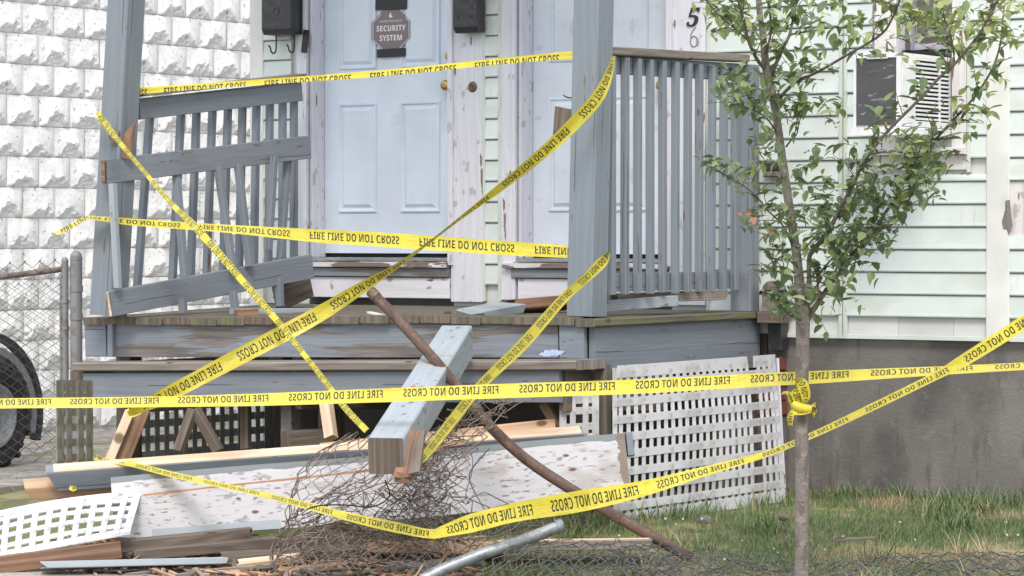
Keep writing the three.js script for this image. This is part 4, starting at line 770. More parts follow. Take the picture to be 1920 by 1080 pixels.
{ // gate and fence beside the porch
  const gz = 1.15, gp = onZ(143, 560, gz), gate = thing('chain_link_gate', 'chain link gate with rusty top rail beside the porch', 'gate', V(gp.x - 0.6, 0, gz));
  const post = thing('fence_post', 'galvanised gate post with domed cap beside the porch corner', 'post', V(gp.x, 0, gz));
  const yT = onZ(143, 487, gz).y; partW('tube', tubeGeo([V(gp.x, -0.1, gz), V(gp.x, yT, gz)], 0.034, 18), M.postMetal, post);
  part('cap', new THREE.LatheGeometry([[0.0345, 0], [0.036, 0.003], [0.036, 0.012], [0.034, 0.03], [0.024, 0.046], [0.01, 0.053], [0, 0.054]].map(p => new THREE.Vector2(...p)), 18), M.postMetal, post, V(gp.x, yT - 0.004, gz));
  for (const y of [541, 594]) { const q = onZ(143, y, gz).y; partW('hinge_band', tubeGeo([V(gp.x, q - 0.018, gz), V(gp.x, q + 0.018, gz)], 0.038, 18), M.postMetal, post); }
  const fx = onZ(122, 560, gz).x, fT = onZ(122, 484, gz).y;
  partW('gate_stile', tubeGeo([V(fx, 0.06, gz), V(fx, fT - 0.02, gz)], 0.02, 14), M.postMetal, gate); part('stile_cap', new THREE.SphereGeometry(0.021, 12, 8).scale(1, 1.3, 1), M.postMetal, gate, V(fx, fT - 0.02, gz));
  partW('top_rail', tubeGeo([onZ(122, 504, gz), onZ(-60, 527, gz)], 0.017, 12), M.rustRail, gate);
  for (const y of [565, 615]) { const q = onZ(122, y, gz).y; partW('band', tubeGeo([V(fx, q - 0.01, gz), V(fx, q + 0.01, gz)], 0.0245, 12), M.postMetal, gate); }
  const cell = 0.056, xL = fx - 24 * cell;
  tag(partW('wire_mesh', chainLink((u, v) => V(xL + u * cell, 0.08 + v * cell * 0.52 - (24 - u) * 0.003 + 0.01 * n3(u, v, 3), gz + 0.022 + 0.01 * n3(u, v, 4)), 24, 39, 0.0027, { knuckle: true }), M.wire, gate), 0, 0, 0, 'stuff');
  const f2 = thing('chain_link_fence', 'lower chain link fence behind the gate', 'fence', V(fx - 0.6, 0, 0.3)), z2 = 0.35, x2 = onZ(112, 560, z2).x, cell2 = 0.054;
  partW('stretcher_bar', tubeGeo([V(x2 + 0.01, 0.02, z2), V(x2 + 0.01, onZ(112, 520, z2).y, z2)], 0.009, 8), M.postMetal, f2);
  tag(partW('wire_mesh', chainLink((u, v) => V(x2 - (22 - u) * cell2, 0.05 + v * cell2 * 0.52 + 0.01 * n3(u, v, 8), z2 + 0.02 * n3(u, v, 9)), 22, 36, 0.0025, { knuckle: true }), M.wire, f2), 0, 0, 0, 'stuff');
}
// crumpled rusty mesh: patches between four measured corners, bulged and creased
function crumple(A, B, C, D, nu, nv, bulge, crease, s, r = 0.0027) {
  const N = B.clone().sub(A).cross(D.clone().sub(A)).normalize();
  return chainLink((i, j) => { const u = i / nu, v = j / nv, p = A.clone().multiplyScalar((1 - u) * (1 - v)).addScaledVector(B, u * (1 - v)).addScaledVector(C, u * v).addScaledVector(D, (1 - u) * v); return p.addScaledVector(N, bulge * Math.sin(u * 3.14) * Math.sin(v * 2.4 + 0.4) + crease * n3(i * 1.3, j * 0.8, s) * 2).add(V(crease * n3(i, j, s + 5) * 1.4, crease * n3(i, j, s + 9) * 1.4, 0)); }, nu, nv, r);
}
{
  const th = thing('wire_mesh_heap', 'crumpled rusty chain link mesh heaped over the white plank', 'wire mesh', onD(690, 1040, 13.1));
  const P = (a) => onD(...a), add = (A, B, C, D, nu, nv, b, c, s) => tag(partW('mesh_fold', crumple(P(A), P(B), P(C), P(D), nu, nv, b, c, s), M.rustWire, th), 0, 0, 0, 'stuff');
  const rgt = ray(1960, 540).sub(ray(960, 540)).normalize(), fwd = ray(960, 540).setY(0).normalize().negate();
  const lobe = (px, py, d, R, H, tilt, nu, nv, flare, noise, s) => { const C = onD(px, py, d); tag(partW('mesh_fold', chainLink((i, j) => { const u = i / nu, v = j / nv, a = lerp(-1.7, 1.6, u), w = Math.sqrt(Math.max(0.02, 1 - Math.pow(Math.max(0, v - 0.35) / 0.68, 2))) + flare * Math.pow(1 - v, 2); return C.clone().addScaledVector(rgt, R * Math.sin(a) * w + tilt * v).addScaledVector(fwd, R * 0.6 * Math.cos(a) * w).add(V(noise * n3(i, j * 0.6, s) * 2, H * v + noise * n3(i * 1.2, j * 0.5, s + 4) * 2, noise * n3(i, j, s + 8) * 2)); }, nu, nv, 0.0026), M.rustWire, th), 0, 0, 0, 'stuff'); };
  lobe(668, 985, 13.62, 0.3, 0.4, 0.07, 22, 16, 0.05, 0.03, 1);
  lobe(672, 1048, 13.4, 0.32, 0.3, 0.02, 24, 13, 0.22, 0.045, 2);
  lobe(690, 1056, 13.25, 0.36, 0.16, 0.0, 24, 8, 0.15, 0.06, 14);
  add([515, 1052, 13.2], [900, 1050, 13.15], [880, 975, 13.3], [535, 975, 13.3], 20, 9, 0.07, 0.06, 3);
  add([560, 1062, 13.1], [850, 1066, 13.08], [860, 985, 13.22], [580, 985, 13.25], 16, 9, 0.05, 0.07, 4);
  add([700, 985, 13.35], [830, 960, 13.4], [930, 770, 13.7], [790, 800, 13.6], 8, 16, 0.05, 0.07, 5);
  add([740, 960, 13.25], [850, 900, 13.3], [985, 738, 13.75], [840, 780, 13.65], 7, 15, 0.04, 0.08, 6);
  add([760, 900, 13.4], [830, 880, 13.45], [1000, 735, 13.8], [850, 760, 13.8], 6, 14, 0.05, 0.08, 7);
  lobe(700, 1000, 13.5, 0.27, 0.3, 0.14, 18, 13, 0.1, 0.06, 15);
  add([760, 1010, 13.25], [905, 1000, 13.2], [880, 880, 13.4], [760, 900, 13.4], 9, 12, 0.05, 0.08, 16);
  add([540, 1060, 13.05], [880, 1064, 13.0], [870, 1000, 13.2], [560, 1000, 13.2], 18, 8, 0.05, 0.07, 17);
  partW('cable', tubeGeo([[575, 955, 13.1], [600, 948, 13.08], [650, 947, 13.05], [700, 950, 13.06], [730, 930, 13.1], [722, 900, 13.15]].map(P), 0.003, 8), M.dark, th);
  const l2 = thing('loose_wire', 'thin kinked wire sprouting in front of the white plank', 'wire', onD(900, 960, 13.5));
  partW('strand', tubeGeo([[918, 840, 13.5], [890, 872, 13.5], [880, 890, 13.5], [884, 910, 13.5], [908, 955, 13.45], [925, 990, 13.4]].map(P), 0.0032, 6), M.wire, l2);
  partW('strand', tubeGeo([[870, 850, 13.55], [882, 850, 13.55], [886, 880, 13.52], [873, 930, 13.5], [880, 945, 13.48]].map(P), 0.0022, 6), M.wire, l2);
  const l3 = thing('fence_mesh', 'springy torn mesh between the yellow tape and the plank', 'wire mesh', onD(860, 1010, 13.3));
  tag(partW('mesh_fold', crumple(P([790, 985, 13.35]), P([960, 1005, 13.2]), P([950, 930, 13.4]), P([775, 930, 13.5]), 5, 4, 0.05, 0.05, 12, 0.003), M.wire, l3), 0, 0, 0, 'stuff');
  tag(partW('mesh_fold', crumple(P([850, 1050, 13.1]), P([1010, 1040, 13.0]), P([1030, 985, 13.1]), P([900, 975, 13.2]), 9, 7, 0.05, 0.05, 13), M.wire, l3), 0, 0, 0, 'stuff');
  // mesh fence lying flat along the front of the yard
  const l4 = thing('fallen_fence', 'collapsed chain link fence lying along the front of the lawn', 'fence', onD(1450, 1075, 12.8));
  const fl = (A, B, C, D, nu, nv, b, c, s) => tag(partW('wire_mesh', crumple(P(A), P(B), P(C), P(D), nu, nv, b, c, s, 0.0026), M.wire, l4), 0, 0, 0, 'stuff');
  fl([860, 1100, 12.6], [1290, 1110, 12.55], [1270, 1030, 12.9], [985, 1008, 13.05], 26, 12, 0.03, 0.03, 21);
  fl([1180, 1120, 12.5], [1560, 1115, 12.45], [1500, 1052, 12.75], [1130, 1010, 13.0], 26, 10, 0.03, 0.03, 22);
  fl([1420, 1120, 12.45], [1990, 1110, 12.4], [1960, 1030, 12.8], [1500, 1050, 12.8], 36, 10, 0.03, 0.03, 23);
  fl([1000, 1120, 12.45], [1500, 1125, 12.4], [1480, 1060, 12.65], [1010, 1035, 12.85], 30, 9, 0.03, 0.04, 24);
  fl([1500, 1120, 12.4], [2000, 1118, 12.35], [1990, 1045, 12.7], [1540, 1060, 12.7], 32, 9, 0.03, 0.03, 25);
}

// ================================================================ WHEEL behind the gate
{
  const c = onD(-32, 752, 17.75), th = thing('trailer_wheel', 'dark knobbly wheel under grey and black guards behind the gate', 'wheel', c.clone().setY(0));
  const R = 0.31, qx = new THREE.Quaternion().setFromUnitVectors(UP, SIDE); c.y = R + 0.01;
  part('tyre', new THREE.LatheGeometry([[0.18, -0.07], [0.22, -0.09], [0.27, -0.095], [R - 0.02, -0.09], [R, -0.07], [R + 0.004, 0], [R, 0.07], [R - 0.02, 0.09], [0.27, 0.095], [0.22, 0.09], [0.18, 0.07]].map(p => new THREE.Vector2(...p)), 40), M.rubber, th, c, qx);
  for (let k = 0; k < 26; k++) { const a = k / 26 * Math.PI * 2; part('tread_lug', prismX(rect(0.034, 0.02, 0.003), 0.16), M.rubber, th, c.clone().add(V(0, Math.cos(a) * (R + 0.004), Math.sin(a) * (R + 0.004))), frameQ(V(1, 0, 0.2 * (k % 2 ? 1 : -1)), V(0, Math.cos(a + Math.PI / 2), Math.sin(a + Math.PI / 2)))); }
  part('rim', new THREE.LatheGeometry([[0.03, 0.05], [0.1, 0.04], [0.15, 0.06], [0.178, 0.088], [0.19, 0.09], [0.19, 0.08], [0.17, 0.05]].map(p => new THREE.Vector2(...p)), 30), M.galv, th, c, qx);
  const arc = (r0, r1, hw, a0, a1, name, mat) => { const b = new Poly(), n = 18; for (let i = 0; i < n; i++) { const A = lerp(a0, a1, i / n), B = lerp(a0, a1, (i + 1) / n), p = (a, r, x) => [c.x + x, c.y + Math.sin(a) * r, c.z - Math.cos(a) * r]; const u = [[0, 0], [0.1, 0], [0.1, 0.2], [0, 0.2]]; b.quad(p(A, r1, -hw), p(B, r1, -hw), p(B, r1, hw), p(A, r1, hw), ...u); b.quad(p(A, r0, hw), p(B, r0, hw), p(B, r0, -hw), p(A, r0, -hw), ...u); b.quad(p(A, r1, hw), p(B, r1, hw), p(B, r0, hw), p(A, r0, hw), ...u); b.quad(p(A, r0, -hw), p(B, r0, -hw), p(B, r1, -hw), p(A, r1, -hw), ...u); } partW(name, b.geo(), mat, th); };
  arc(0.452, 0.485, 0.03, -0.35, Math.PI + 0.1, 'mudguard', M.black); arc(0.36, 0.405, 0.05, -0.3, Math.PI + 0.1, 'inner_guard', M.galv);
}

// ================================================================ BARRIER TAPE
function tapeTexture(ink, bg, bg2) {      // two repeats of the print, each worn in its own way
  const cv = document.createElement('canvas'); cv.width = 2048; cv.height = 160; const x = cv.getContext('2d');
  x.fillStyle = bg; x.fillRect(0, 0, 2048, 160);
  x.globalAlpha = 0.3; for (let i = 0; i < 130; i++) { x.fillStyle = bg2; x.fillRect(rnd() * 2048, rnd() * 160, rr(30, 200), rr(1, 6)); } x.globalAlpha = 1;
  x.fillStyle = ink; x.font = 'bold 124px sans-serif'; x.textAlign = 'left'; x.textBaseline = 'middle'; x.fillText('FIRE LINE DO NOT CROSS', 60, 84, 850); x.fillText('FIRE LINE DO NOT CROSS', 1084, 84, 850);
  x.globalAlpha = 0.75; x.strokeStyle = bg; for (let i = 0; i < 90; i++) { const a = rnd() * 2048, c = rnd() * 160; x.lineWidth = rr(0.8, 3.2); x.beginPath(); x.moveTo(a, c); x.lineTo(a + rr(-70, 70), c + rr(-22, 22)); x.stroke(); } x.globalAlpha = 1;
  const t = new THREE.CanvasTexture(cv); t.colorSpace = THREE.SRGBColorSpace; t.wrapS = t.wrapT = THREE.RepeatWrapping; t.repeat.set(0.5, 1); return t;
}
const creaseMap = (() => { // fine creases of stretched film
  const cv = document.createElement('canvas'); cv.width = 1024; cv.height = 128; const x = cv.getContext('2d'); x.fillStyle = '#808080'; x.fillRect(0, 0, 1024, 128);
  for (let i = 0; i < 150; i++) { const a = rnd() * 1024, c = rnd() * 128, e = rr(30, 200), f = rr(-26, 26); for (const [o, w] of [['#989898', 0], ['#686868', 2.5]]) { x.strokeStyle = o; x.lineWidth = rr(1.5, 5); x.beginPath(); x.moveTo(a, c + w); x.lineTo(a + e, c + f + w); x.stroke(); } }
  const t = new THREE.CanvasTexture(cv); t.wrapS = t.wrapT = THREE.RepeatWrapping; t.repeat.set(1.37, 1); return t;
})();
const tapeMat = (ink) => new THREE.MeshPhysicalMaterial({ map: tapeTexture(ink, '#e6d746', '#f4ea8c'), roughness: 0.36, side: THREE.DoubleSide, bumpMap: creaseMap, bumpScale: 0.006, transmission: 0.26, thickness: 0 });
const INK = tapeMat('#33331f');
// ribbon through [x top, y top, x bottom, y bottom, distance] points; the width it lacks in the picture is turned into depth
function ribbon(pts, o) {
  const W = o.width ?? 0.075, T = [], B = [];
  for (const [xt, yt, xb, yb, d] of pts) {
    const a = onD(xt, yt, d), b = onD(xb, yb, d), w = a.distanceTo(b), dz = Math.sqrt(Math.max(0, W * W - w * w)) * (o.lean ?? 1);
    T.push(a.addScaledVector(ray((xt + xb) / 2, (yt + yb) / 2), dz / 2)); B.push(b.addScaledVector(ray((xt + xb) / 2, (yt + yb) / 2), -dz / 2));
  }
  const cT = new THREE.CatmullRomCurve3(T, false, 'centripetal'), cB = new THREE.CatmullRomCurve3(B, false, 'centripetal'), n = (pts.length - 1) * 10, pos = [], uv = [], idx = [], K = 4;
  let len = o.u0 ?? 0, prev = null; const [v0, v1] = o.v ?? [0, 1];
  for (let i = 0; i <= n; i++) {
    const a = cT.getPoint(i / n), b = cB.getPoint(i / n), m = a.clone().lerp(b, 0.5); if (prev) len += m.distanceTo(prev) / (o.period ?? 0.5); prev = m;
    const N = a.clone().sub(b).cross(ray(960, 540)).normalize(), nn = ray(960, 540);
    for (let k = 0; k <= K; k++) { const f = k / K, p = b.clone().lerp(a, f).addScaledVector(nn, (o.cup ?? 0.006) * (Math.sin(f * Math.PI) + 0.5 * Math.sin(f * 9 + i * 0.35) + 1.1 * n3(i * 0.7, f * 3, 41)) ); pos.push(p.x, p.y, p.z); uv.push((o.flipU ? -1 : 1) * len, o.flipV ? lerp(v1, v0, f) : lerp(v0, v1, f)); }
  }
  for (let i = 0; i < n; i++) for (let k = 0; k < K; k++) { const a = i * (K + 1) + k, b = a + K + 1; idx.push(a, b, a + 1, a + 1, b, b + 1); }
  const g = new THREE.BufferGeometry(); g.setAttribute('position', new THREE.Float32BufferAttribute(pos, 3)); g.setAttribute('uv', new THREE.Float32BufferAttribute(uv, 2)); g.setIndex(idx); g.computeVertexNormals(); return g;
}
const tape = (label, pts, o, extra) => {
  const th = thing('barrier_tape', label, 'tape', onD(pts[0][0], pts[0][1], pts[0][4]), 'yellow fire line tapes'); partW('band', ribbon(pts, o), o.mat ?? INK, th);
  for (const [n, p, q] of extra ?? []) partW(n, ribbon(p, q), q.mat ?? INK, th);
  return th;
};
// centre points with half widths, across the run
const cen = (list) => list.map(([x, y, hw, d], i) => { const p = list[Math.max(0, i - 1)], q = list[Math.min(list.length - 1, i + 1)], dx = q[0] - p[0], dy = q[1] - p[1], l = Math.hypot(dx, dy); let nx = -dy / l, ny = dx / l; if (ny > 0) { nx = -nx; ny = -ny; } return [x + nx * hw, y + ny * hw, x - nx * hw, y - ny * hw, d]; });
tape('yellow fire line tape strung from post to post above the railing', [[252, 166, 252, 179, 16.5], [262, 164.5, 262, 177, 16.46], [480, 149, 480, 160, 16.1], [720, 131, 720, 143, 15.75], [955, 107, 955, 119, 15.35], [1078, 95, 1078, 110, 15.1]], { width: 0.042, period: 0.63, v: [0.44, 0.9], u0: -0.28 });
tape('twisted yellow tape running from the leaning post down to the heap', cen([[183, 210, 4, 16.27], [190, 222, 6, 16.26], [227, 270, 4.5, 16.0], [262, 312, 4, 15.8], [322, 382, 5, 15.4], [370, 430, 7, 15.1], [462, 535, 6.5, 14.7], [520, 602, 6, 14.4], [590, 690, 5, 14.0], [650, 768, 6, 13.6], [688, 808, 6, 13.4]]), { width: 0.04, period: 0.4, v: [0.2, 0.8] });
tape('yellow tape from the right post twisting down to the split stud', cen([[1150, 104, 3, 14.8], [1144, 132, 7, 14.78], [1122, 180, 12, 14.74], [1070, 238, 12.5, 14.7], [1000, 302, 10, 14.68], [930, 358, 7, 14.66], [862, 410, 3, 14.64], [800, 458, 2.5, 14.62], [742, 500, 5, 14.6], [690, 532, 10, 14.58], [600, 588, 15, 14.52], [480, 652, 16, 14.46], [380, 705, 15, 14.4], [290, 752, 13, 14.36], [240, 776, 5, 14.34]]), { width: 0.076, period: 0.5, flipV: true, u0: 0.18, lean: -1 });
tape('yellow tape across both doors at knee height showing faded reversed print', [[160, 404, 160, 410, 16.3], [195, 406, 195, 415, 16.27], [240, 409, 240, 422, 16.28], [420, 421, 420, 436, 16.05], [600, 430, 600, 455, 15.8], [720, 436, 720, 463, 15.6], [960, 453, 960, 479, 15.25], [1066, 460, 1066, 484, 15.08]], { width: 0.076, period: 0.66, flipV: true, u0: 0.06 },
  [['loose_end', [[104, 436, 106, 441, 16.3], [130, 421, 134, 429, 16.28], [158, 405, 162, 412, 16.3]], { width: 0.04, period: 0.5, v: [0.2, 0.8] }]]);
tape('yellow tape from the right post base down to the broken post', cen([[1142, 474, 3, 14.78], [1134, 486, 9, 14.76], [1100, 520, 9, 14.66], [1060, 556, 9, 14.5], [980, 646, 11, 14.1], [900, 724, 9, 13.7], [850, 786, 10, 13.4], [800, 850, 8, 13.0], [766, 890, 3, 12.75]]), { width: 0.07, period: 0.46, flipV: true, u0: 0.3, lean: -1 });
tape('long yellow tape stretched across the yard behind the young tree', [[-60, 749, -60, 768, 13.3], [0, 747, 0, 766, 13.25], [240, 744, 240, 764, 13.1], [480, 738, 480, 761, 12.95], [720, 728, 720, 754, 12.85], [960, 719, 960, 746, 12.75], [1200, 711, 1200, 738, 12.62], [1440, 699, 1440, 724, 12.42], [1515, 696, 1515, 720, 12.36], [1780, 686, 1780, 702, 12.3], [1990, 676, 1990, 690, 12.25]], { width: 0.076, period: 0.49, flipU: true, u0: 0.14, v: [-0.12, 0.88] });
tape('sagging yellow tape touching the ground before the heap and rising rightwards', cen([[178, 861, 2, 14.3], [200, 863, 4, 14.2], [240, 869, 5, 14.1], [325, 890, 5.5, 13.9], [475, 923, 5, 13.5], [580, 949, 7, 13.25], [650, 968, 8, 13.1], [740, 988, 10, 13.0], [812, 1001, 9, 12.95], [832, 996, 11, 12.93], [880, 982, 17, 12.9], [960, 962, 17.5, 12.85], [1080, 941, 20, 12.75], [1205, 916, 15, 12.65], [1320, 884, 9, 12.55], [1440, 850, 6, 12.45], [1525, 815, 6, 12.4], [1615, 773, 7, 12.3], [1760, 702, 8, 12.15], [1795, 683, 11, 12.1], [1915, 608, 13, 12.0], [1990, 560, 13, 11.95]]), { width: 0.082, period: 0.47, flipU: true, u0: 0.43 });

{ // torn ends of tape caught on the boards
  const scrap = (label, l) => { const th = thing('tape_scrap', label, 'tape', onD(l[0][0], l[0][1], l[0][3])); partW('strip', ribbon(cen(l), { width: 0.03, period: 0.4 }), INK, th); };
  scrap('yellow tape end knotted on top of the split stud', [[238, 768, 4, 14.78], [248, 776, 6, 14.75], [262, 772, 4, 14.75], [268, 766, 2, 14.78]]);
  scrap('small yellow tape scrap under the fresh tan beam', [[130, 914, 4, 14.0], [137, 916, 5, 13.98], [143, 915, 4, 14.0]]);
  scrap('yellow tape loop on the end of the grey beam', [[176, 862, 3, 13.95], [182, 857, 4, 13.92], [190, 861, 3, 13.95]]);
}
// ================================================================ YOUNG TREE
{
  const DT = 12.2, tree = thing('young_tree', 'young leafy street tree with thin forked grey trunk', 'tree', onD(1503, 1160, DT));
  const P = (list, d0 = 0, d1 = 0) => list.map(([x, y, r], i) => ({ p: onD(x, y, DT + lerp(d0, d1, i / (list.length - 1))), r: r * (list.length > 20 ? 0.94 : 0.84) / LENS * DT }));
  const limb = (name, list, d0, d1, mat) => { const q = P(list, d0, d1); partW(name, tubeGeo(q.map(a => a.p), q.map(a => a.r), name === 'trunk' ? 14 : 8), mat, tree); return q.map(a => a.p); };
  const trunk = limb('trunk', [[1504, 1180, 15], [1503, 1090, 14.2], [1503, 980, 13.8], [1504, 900, 13.8], [1503, 800, 13.2], [1504, 700, 13.2], [1505, 640, 13.5], [1505, 600, 14.5], [1501, 560, 12.5], [1497, 510, 9.5], [1491, 460, 9], [1483, 410, 8.8], [1476, 360, 8.8], [1467, 300, 8.4], [1459, 240, 8], [1450, 185, 8.4], [1437, 130, 8.5], [1431, 70, 6.5], [1424, 20, 6], [1420, -50, 5.5], [1412, -140, 4]], 0, 0, M.bark);
  const L = [];
  const br = (list, d0, d1, dens, mat = M.barkDark) => { L.push({ pts: limb('branch', list, d0, d1, mat), dens, list }); };
  br([[1510, 600, 9], [1516, 560, 6], [1517, 510, 5.2], [1518, 480, 5.5], [1526, 468, 5.6], [1550, 437, 5.2], [1568, 406, 4.8], [1587, 370, 4.4], [1602, 342, 4], [1614, 315, 3.8], [1640, 275, 3.6], [1676, 234, 3.4], [1716, 194, 3.3], [1765, 142, 3.1], [1790, 120, 3], [1822, 82, 2.8], [1850, 42, 2.6], [1872, -5, 2.3], [1890, -60, 1.8]], 0, -0.45, 1);
  br([[1512, 598, 9], [1530, 573, 6.5], [1550, 543, 5.5], [1576, 508, 5], [1603, 471, 4.6], [1629, 450, 4.4], [1656, 405, 4], [1685, 362, 3.7], [1696, 332, 3.5], [1740, 290, 3.3], [1752, 265, 3.2], [1797, 215, 3], [1827, 182, 2.8], [1860, 130, 2.5], [1875, 85, 2.2], [1880, 40, 1.8], [1886, -20, 1.4]], 0, 0.3, 1);
  br([[1458, 190, 5], [1472, 172, 3.6], [1497, 150, 3.4], [1525, 139, 3.2], [1590, 102, 3], [1622, 84, 2.9], [1657, 60, 2.7], [1675, 30, 2.4], [1690, -10, 2], [1700, -60, 1.6]], 0, -0.3, 0.8);
  br([[1447, 140, 5], [1458, 112, 4], [1468, 90, 3.8], [1480, 66, 3.4], [1486, 40, 3], [1492, 15, 2.6], [1494, -30, 2]], 0, 0.3, 0.9);
  br([[1482, 65, 2.4], [1506, 60, 2.2], [1530, 57, 2], [1550, 53, 1.8], [1588, 50, 1.5], [1620, 42, 1]], 0.15, 0.2, 0.8);
  br([[1436, 100, 3.6], [1441, 82, 2.6], [1446, 57, 2.5], [1444, 30, 2.2], [1441, -10, 1.8]], -0.05, -0.2, 0.8);
  br([[1437, 132, 5], [1420, 112, 4], [1404, 78, 3.6], [1394, 35, 3.2], [1384, 0, 2.8], [1372, -60, 2]], 0, -0.2, 1);
  br([[1402, 76, 1.8], [1380, 55, 1.6], [1355, 35, 1.4], [1332, 10, 1.2], [1316, -20, 0.9]], -0.1, -0.3, 1);
  br([[1490, 470, 3], [1470, 426, 2], [1456, 410, 1.8], [1440, 395, 1.7], [1418, 368, 1.6], [1388, 344, 1.5], [1355, 326, 1.3], [1320, 308, 1]], 0, -0.3, 0.9);
  br([[1474, 275, 2.2], [1484, 262, 1.6], [1494, 251, 1.4], [1498, 232, 1.2], [1506, 210, 0.9], [1520, 200, 0.6]], 0, -0.15, 0.9);
  br([[1536, 560, 3], [1534, 520, 2.6], [1547, 500, 2.2], [1578, 467, 2], [1610, 440, 1.6], [1650, 420, 1.2]], 0, 0.2, 1);
  br([[1458, 250, 2.4], [1440, 225, 1.8], [1420, 210, 1.6], [1395, 200, 1.3], [1372, 180, 1]], 0, -0.2, 1);
  br([[1497, 520, 2.4], [1480, 505, 1.7], [1462, 500, 1.4], [1440, 505, 1.1], [1428, 510, 0.8]], 0, -0.2, 1);
  br([[1690, 350, 2.2], [1712, 322, 1.6], [1722, 290, 1.3], [1730, 262, 1]], 0.05, -0.2, 1);
  br([[1640, 436, 2.2], [1682, 415, 1.6], [1700, 385, 1.4], [1712, 350, 1.2], [1726, 310, 1]], 0, -0.25, 1);
  br([[1790, 120, 1.8], [1784, 70, 1.5], [1770, 30, 1.2], [1764, -20, 0.9]], -0.3, -0.4, 1);
  br([[1503, 600, 3.4], [1480, 590, 2.2], [1466, 575, 1.6], [1454, 560, 1]], -0.02, -0.2, 1);
  // leaves: folded ovate blades, a few kinds of green
  const leafGeo = (l, w, fold, bend) => {
    const b = new Poly(), st = [[0, 0], [0.22, 0.75], [0.48, 1], [0.75, 0.7], [1, 0]], p = (t, s) => { const y = -bend * t * t * l; return [s * w * 0.5, y + fold * Math.abs(s) * w * 0.5, t * l]; };
    for (let i = 0; i < 4; i++) { const [t0, w0] = st[i], [t1, w1] = st[i + 1]; for (const sg of [-1, 1]) { const a = p(t0, 0), c = p(t1, 0), d = p(t1, sg * w1), e = p(t0, sg * w0); sg > 0 ? b.quad(a, c, d, e, [t0, 0], [t1, 0], [t1, 1], [t0, 1]) : b.quad(a, e, d, c, [t0, 0], [t0, 1], [t1, 1], [t1, 0]); } }
    return b.geo();
  };
  const shapes = [leafGeo(0.056, 0.032, 0.35, 0.25), leafGeo(0.048, 0.03, 0.2, 0.5), leafGeo(0.064, 0.03, 0.5, 0.15), leafGeo(0.04, 0.026, 0.3, 0.8)];
  const lm = (r, g, b) => new THREE.MeshPhysicalMaterial({ color: new THREE.Color().setRGB(r, g, b), roughness: 0.62, side: THREE.DoubleSide, transmission: 0.38, thickness: 0 });
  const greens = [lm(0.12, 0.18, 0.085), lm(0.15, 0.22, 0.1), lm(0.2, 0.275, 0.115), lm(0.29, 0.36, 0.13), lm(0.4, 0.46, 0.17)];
  const red = lm(0.55, 0.2, 0.14);
  const leaves = [];
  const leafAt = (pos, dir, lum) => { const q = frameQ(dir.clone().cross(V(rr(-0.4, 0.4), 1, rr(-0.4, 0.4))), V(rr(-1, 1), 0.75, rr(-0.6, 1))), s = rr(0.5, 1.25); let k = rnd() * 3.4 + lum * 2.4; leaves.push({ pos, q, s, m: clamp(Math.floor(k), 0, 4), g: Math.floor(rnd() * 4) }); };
  const twig = (o, d, n, lum) => {
    const len = 0.03 + n * rr(0.017, 0.026), e = o.clone().addScaledVector(d, len).add(V(0, -0.12 * len, 0)), mid = o.clone().lerp(e, 0.5).add(V(rr(-0.01, 0.01), 0.012, rr(-0.01, 0.01)));
    if (n > 3) partW('twig', tubeGeo([o, mid, e], [0.0022, 0.0016, 0.001], 5, false), M.barkDark, tree);
    for (let i = 0; i < n; i++) { const t = (i + 1) / n, p = t < 0.5 ? o.clone().lerp(mid, t * 2) : mid.clone().lerp(e, t * 2 - 1); leafAt(p, d.clone().add(V(rr(-1, 1), rr(-0.9, 0.45), rr(-1, 1))).normalize(), lum); }
  };
  for (const { pts, dens, list } of L) {
    const c = new THREE.CatmullRomCurve3(pts, false, 'centripetal'), len = c.getLength(), n = Math.round(len / 0.036 * dens);
    for (let i = 0; i < n; i++) { const t = rr(0.16, 1), o = c.getPoint(t), T = c.getTangent(t), d = T.clone().multiplyScalar(0.5).add(V(rr(-1, 1), rr(-0.3, 0.8), rr(-1, 1))).normalize(); const lum = clamp((o.y - 1.7) / 0.9) * 0.8; twig(o, d, Math.floor(rr(2, 7)), lum); }
  }
